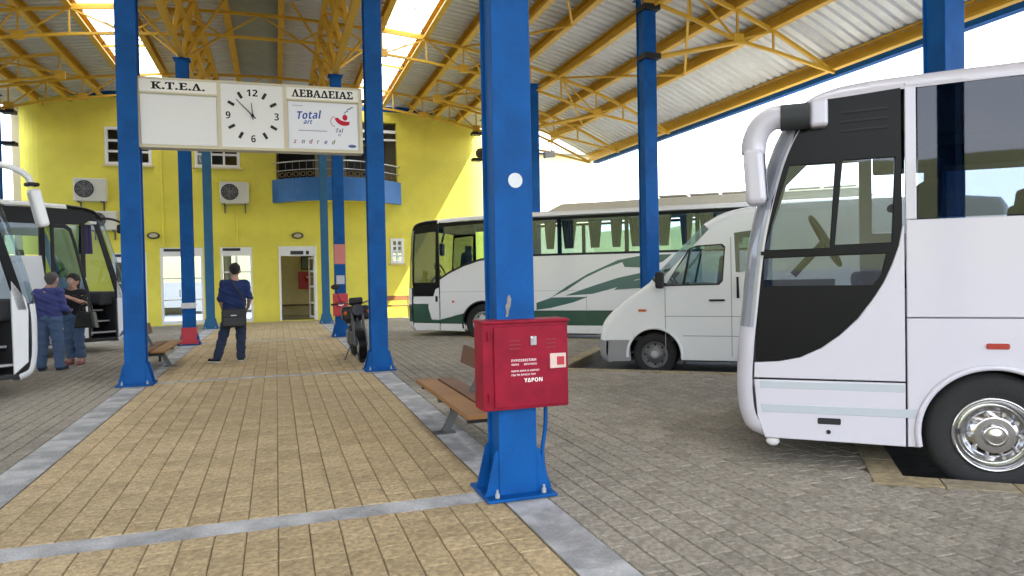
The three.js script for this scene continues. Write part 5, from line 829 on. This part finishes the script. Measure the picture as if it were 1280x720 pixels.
function person(label, pos, turn, J, look) {
  // J: joints in local metres; the figure faces -z
  const t = thing('person', label, 'person', pos, turn);
  const torso = [[[-0.075, J.hipY + 0.02, 0], 0.115, [-0.07, J.chest[1] - 0.02, J.chest[2]], 0.125], [[0.075, J.hipY + 0.02, 0], 0.115, [0.07, J.chest[1] - 0.02, J.chest[2]], 0.125], [J.shL, 0.07, J.shR, 0.07], [[J.chest[0], J.chest[1], J.chest[2]], 0.13, J.neck, 0.065]];
  const arms = [], legs = [], hands = [], feet = [];
  for (const s of ['L', 'R']) {
    arms.push([J['sh' + s], 0.062, J['el' + s], 0.045], [J['el' + s], 0.043, J['wr' + s], 0.03]);
    legs.push([J['hip' + s], 0.098, J['kn' + s], 0.062], [J['kn' + s], 0.064, J['an' + s], 0.042]);
    feet.push([J['an' + s], 0.04, J['toe' + s], 0.035]);
    const w = new THREE.Vector3(...J['wr' + s]), f = new THREE.Vector3(...J['el' + s]).sub(w).negate().normalize(), side = new THREE.Vector3().crossVectors(f, P3(0, 0, 1)).normalize();
    const palm = w.clone().addScaledVector(f, 0.08); hands.push([w.toArray(), 0.028, palm.toArray(), 0.03]);
    const nrm = new THREE.Vector3().crossVectors(side, f).normalize();
    for (let k = 0; k < 4; k++) { const b = palm.clone().addScaledVector(nrm, (k - 1.5) * 0.019), m = b.clone().addScaledVector(f, 0.04 - Math.abs(k - 1.3) * 0.004), e = m.clone().addScaledVector(f, 0.028).addScaledVector(side, 0.018); hands.push([b.toArray(), 0.0095, m.toArray(), 0.009], [m.toArray(), 0.009, e.toArray(), 0.0075]); }
    const tb = w.clone().addScaledVector(f, 0.035).addScaledVector(nrm, -0.025), te = tb.clone().addScaledVector(f, 0.04).addScaledVector(nrm, -0.02); hands.push([tb.toArray(), 0.011, te.toArray(), 0.009]);
  }
  const h = J.head, hd = [[[h[0], h[1] + 0.03, h[2] + 0.015], 0.092, [h[0], h[1] + 0.045, h[2] - 0.02], 0.088], [[h[0], h[1] - 0.03, h[2] - 0.035], 0.068, [h[0], h[1] - 0.085, h[2] - 0.05], 0.04], [J.neck, 0.056, [h[0], h[1] - 0.05, h[2]], 0.055], [[h[0], h[1] + 0.015, h[2] - 0.105], 0.012, [h[0], h[1] - 0.025, h[2] - 0.118], 0.017], [[h[0] - 0.085, h[1] + 0.01, h[2]], 0.014, [h[0] - 0.088, h[1] - 0.03, h[2]], 0.012], [[h[0] + 0.085, h[1] + 0.01, h[2]], 0.014, [h[0] + 0.088, h[1] - 0.03, h[2]], 0.012], [[h[0] - 0.025, h[1] - 0.075, h[2] - 0.09], 0.01, [h[0] + 0.025, h[1] - 0.075, h[2] - 0.09], 0.01]];
  const all = capsules([...torso, ...arms, ...legs, ...feet, ...hd], 0.035), hf = capsules(hands, 0.012);
  const wide = 0.62, lo = [-wide, -0.03, -wide], hi = [wide, h[1] + 0.2, wide];
  const body = part('body', [field(all, lo, hi, 92), ...['L', 'R'].map((s) => { const w = J['wr' + s], el = J['el' + s]; const d = new THREE.Vector3(...w).sub(P3(...el)).normalize(), c = P3(...w).addScaledVector(d, 0.08).toArray(); return field(hf, c.map((v) => v - 0.12), c.map((v) => v + 0.12), 60); })], mt.skin, t);
  for (const s of [-1, 1]) part('eye', new THREE.SphereGeometry(0.011, 8, 6).translate(h[0] + s * 0.033, h[1] + 0.012, h[2] - 0.098), mt.white, t);
  // clothing
  const sl = look.sleeve, sleeve = []; for (const s of ['L', 'R']) { sleeve.push([J['sh' + s], 0.056, J['el' + s], 0.045]); if (sl > 0.6) sleeve.push([J['el' + s], 0.043, J['wr' + s].map((v, k) => v * (sl > 0.9 ? 0.93 : 0.4) + J['el' + s][k] * (sl > 0.9 ? 0.07 : 0.6)), 0.034]); }
  const wrin = (x, y, z) => 0.006 * Math.sin(y * 38 + x * 9 + z * 14) + 0.004 * Math.sin(y * 71 + x * 33);
  const shf = capsules([...torso.slice(0, 3), [[J.chest[0], J.chest[1], J.chest[2]], 0.135, [J.neck[0], J.neck[1] - 0.05, J.neck[2]], 0.072], ...sleeve], 0.035, 0.012);
  const hem = J.hipY - (look.hem || 0.04); part('shirt', field((x, y, z) => Math.max(shf(x, y, z) + wrin(x, y, z), hem - y), lo, hi, 92), look.shirt, t);
  const leg2 = []; for (const s of ['L', 'R']) leg2.push([J['hip' + s], 0.105, J['kn' + s], 0.078], [J['kn' + s], 0.078, J['an' + s], 0.068]);
  const lgf = capsules([...leg2, [[-0.075, J.hipY + 0.03, 0], 0.12, [0.075, J.hipY + 0.03, 0], 0.12]], 0.03, 0.008); const top = J.hipY + 0.08;
  part('trousers', field((x, y, z) => Math.max(lgf(x, y, z) + wrin(x, y, z) * 0.8, y - top, (look.cuff || 0.055) - y), lo, hi, 92), look.trousers, t);
  for (const s of ['L', 'R']) { const a = J['an' + s], b = J['toe' + s]; const shoe = capsules([[[a[0], 0.045, a[2]], 0.046, [b[0], 0.035, b[2]], 0.038], [[a[0], 0.05, a[2]], 0.048, [a[0], 0.09, a[2]], 0.048]], 0.03, 0.004); part('shoe', field((x, y, z) => Math.max(shoe(x, y, z), 0.002 - y), [Math.min(a[0], b[0]) - 0.12, -0.01, Math.min(a[2], b[2]) - 0.12], [Math.max(a[0], b[0]) + 0.12, 0.2, Math.max(a[2], b[2]) + 0.12], 48), look.shoes, t); if (look.sole) part('shoe_sole', field((x, y, z) => Math.max(shoe(x, y, z) - 0.004, y - 0.028, 0.001 - y), [Math.min(a[0], b[0]) - 0.12, -0.02, Math.min(a[2], b[2]) - 0.12], [Math.max(a[0], b[0]) + 0.12, 0.1, Math.max(a[2], b[2]) + 0.12], 48), look.sole, t); }
  const hp = look.hairLong ? [[[h[0], h[1] + 0.05, h[2] + 0.02], 0.105, [h[0], h[1] + 0.06, h[2] - 0.01], 0.1], [[h[0], h[1] + 0.02, h[2] + 0.05], 0.09, [h[0], h[1] - 0.2, h[2] + 0.075], 0.05]] : [[[h[0], h[1] + 0.052, h[2] + 0.028], 0.097, [h[0], h[1] + 0.065, h[2] - 0.02], 0.088], [[h[0], h[1] - 0.01, h[2] + 0.055], 0.062, [h[0], h[1] + 0.04, h[2] + 0.05], 0.075]];
  const hfz = capsules(hp, 0.03); part('hair', field((x, y, z) => Math.max(hfz(x, y, z) + 0.004 * Math.sin(x * 160) * Math.sin(y * 140 + z * 90), (look.hairLong ? -9 : (h[1] - 0.07) - y), -(z - (h[2] - 0.085)) - (y - h[1] - 0.05) * 0.6), [h[0] - 0.2, h[1] - 0.32, h[2] - 0.2], [h[0] + 0.2, h[1] + 0.25, h[2] + 0.24], 60), look.hair, t);
  return t;
}
{ // man with the shoulder bag, back to the camera, left leg forward
  const J = { hipY: 0.94, chest: [0.02, 1.32, 0.0], neck: [0.02, 1.50, -0.01], head: [0.025, 1.665, -0.03], shL: [-0.165, 1.425, 0.01], shR: [0.195, 1.425, 0.0], elL: [-0.235, 1.14, 0.03], elR: [0.27, 1.15, 0.04], wrL: [-0.2, 0.95, -0.12], wrR: [0.235, 1.02, -0.18], hipL: [-0.085, 0.92, 0], hipR: [0.095, 0.92, 0], knL: [-0.2, 0.50, -0.05], knR: [0.10, 0.49, -0.02], anL: [-0.31, 0.085, 0.06], anR: [0.09, 0.085, 0.02], toeL: [-0.44, 0.04, -0.05], toeR: [0.06, 0.04, -0.14] };
  person('man in navy shirt and dark jeans with black shoulder bag, seen from behind', V(-0.74, 0, 13.87), 0, J, { shirt: mt.shirtNavy, trousers: mt.denimDark, shoes: mt.clothBlack, sole: mt.white, hair: mt.hairBlack, sleeve: 0.5, hem: 0.02 });
  const b = thing('shoulder_bag', 'black shoulder bag hanging on the hip of the man in navy', 'bag', V(-0.72, 0, 13.87)); part('bag_body', rbox(0.42, 0.32, 0.14, 0.04, -0.02, 0.80, 0.2), mt.leather, b); part('flap', rbox(0.40, 0.14, 0.025, 0.01, -0.02, 0.90, 0.275), M(lin(0.02, 0.02, 0.022), 0.6), b); part('buckle', rbox(0.1, 0.02, 0.012, 0.004, -0.02, 0.86, 0.292), mt.steel, b); part('strap', pipe([P3(0.17, 0.93, 0.2), P3(0.13, 1.16, 0.165), P3(0.02, 1.36, 0.16), P3(-0.07, 1.50, 0.08), P3(-0.1, 1.5, -0.04), P3(-0.14, 1.3, -0.17), P3(-0.2, 1.05, -0.15), P3(-0.22, 0.93, 0.1)], 0.016, 40, 6), mt.leather, b);
}
{ // the couple by the coach
  const J = { hipY: 0.88, chest: [0.0, 1.25, 0.0], neck: [0.0, 1.41, -0.03], head: [0.03, 1.545, -0.07], shL: [-0.18, 1.335, 0], shR: [0.18, 1.335, 0], elL: [-0.24, 1.06, 0.0], elR: [0.25, 1.07, -0.02], wrL: [-0.16, 0.98, -0.25], wrR: [0.18, 1.02, -0.28], hipL: [-0.09, 0.87, 0], hipR: [0.09, 0.87, 0], knL: [-0.12, 0.47, -0.02], knR: [0.13, 0.47, -0.02], anL: [-0.14, 0.08, 0.02], anR: [0.16, 0.08, 0.02], toeL: [-0.17, 0.04, -0.13], toeR: [0.19, 0.04, -0.13] };
  person('grey haired man in blue shirt and jeans by the left coach, back to the camera', V(-3.72, 0, 14.0), -0.25, J, { shirt: mt.shirtBlue, trousers: mt.denim, shoes: mt.denimDark, hair: mt.hairGrey, sleeve: 1, hem: 0.06 });
  const K = { hipY: 0.87, chest: [0.0, 1.21, 0.0], neck: [0.0, 1.38, -0.01], head: [-0.02, 1.52, -0.02], shL: [-0.16, 1.31, 0], shR: [0.16, 1.31, 0], elL: [-0.26, 1.12, -0.1], elR: [0.2, 1.08, -0.1], wrL: [-0.14, 1.22, -0.28], wrR: [0.06, 1.14, -0.28], hipL: [-0.08, 0.86, 0], hipR: [0.08, 0.86, 0], knL: [-0.1, 0.46, -0.03], knR: [0.08, 0.46, -0.02], anL: [-0.12, 0.09, 0.0], anR: [0.08, 0.09, 0.02], toeL: [-0.15, 0.04, -0.14], toeR: [0.1, 0.04, -0.14] };
  person('dark haired woman in black top and jeans facing the grey haired man', V(-3.55, 0, 14.85), Math.PI - 0.3, K, { shirt: mt.clothBlack, trousers: mt.denim, shoes: mt.pinkShoe, hair: mt.hairBlack, hairLong: true, sleeve: 0.5, hem: 0.1, cuff: 0.12 });
  const b = thing('handbag', 'large black handbag on the arm of the woman beside the coach', 'bag', V(-3.3, 0, 14.62), -0.3); part('bag_body', slab([[-0.2, 0.68], [0.2, 0.68], [0.15, 0.96], [-0.14, 0.98]], 0.16, -0.08, [], 0.03), mt.leather, b); for (const z of [-0.05, 0.05]) part('handle', pipe([P3(-0.1, 0.95, z), P3(-0.06, 1.1, z), P3(0.0, 1.14, z), P3(0.06, 1.1, z), P3(0.1, 0.95, z)], 0.011, 16, 6), mt.leather, b);
}

// ------------------------------------------------------------------ trees beyond the bays
function tree(x, a, h, label) {
  const t = thing('tree', label, 'tree', V(x, -0.15, a), 0, 'trees beyond the bus bays'); const bark = M(lin(0.12, 0.09, 0.06), 0.95), leafM = new THREE.MeshPhysicalMaterial({ color: lin(0.075, 0.12, 0.03), roughness: 0.9, transmission: 0.25, thickness: 0, side: THREE.DoubleSide });
  const limbs = [cyl(h * 0.045, h * 0.025, h * 0.5, 0, h * 0.25, 0, 10)], tips = []; for (let k = 0; k < 9; k++) { const an = rr(0, 6.28), r = rr(0.12, 0.3) * h, e = P3(Math.cos(an) * r, rr(0.55, 0.9) * h, Math.sin(an) * r); limbs.push(rod(P3(0, rr(0.3, 0.48) * h, 0), e, h * 0.012, 6)); tips.push(e); }
  part('trunk', limbs, bark, t); const pos = [];
  for (const c of tips) for (let k = 0; k < 220; k++) { const d = P3(rr(-1, 1), rr(-1, 1), rr(-1, 1)); if (d.length() > 1) continue; d.multiplyScalar(h * 0.2).add(c); const u = P3(rr(-1, 1), rr(-1, 1), rr(-1, 1)).normalize().multiplyScalar(h * 0.028), v = P3(rr(-1, 1), rr(-1, 1), rr(-1, 1)).cross(u).normalize().multiplyScalar(h * 0.016); const q = [d.clone().sub(u), d.clone().add(v), d.clone().add(u), d.clone().sub(v)]; for (const i of [0, 1, 2, 0, 2, 3]) pos.push(...q[i].toArray()); }
  const g = new THREE.BufferGeometry(); g.setAttribute('position', new THREE.Float32BufferAttribute(pos, 3)); g.computeVertexNormals(); part('crown', g, leafM, t);
}
tree(27, 18, 3.6, 'low green tree seen through the driver window of the nearest coach'); tree(33, 23, 3.4, 'small green tree seen through the nearest coach, right of the other'); tree(24, 14, 3.0, 'bushy green tree seen low through the nearest coach window');

renderer.render(scene, camera);
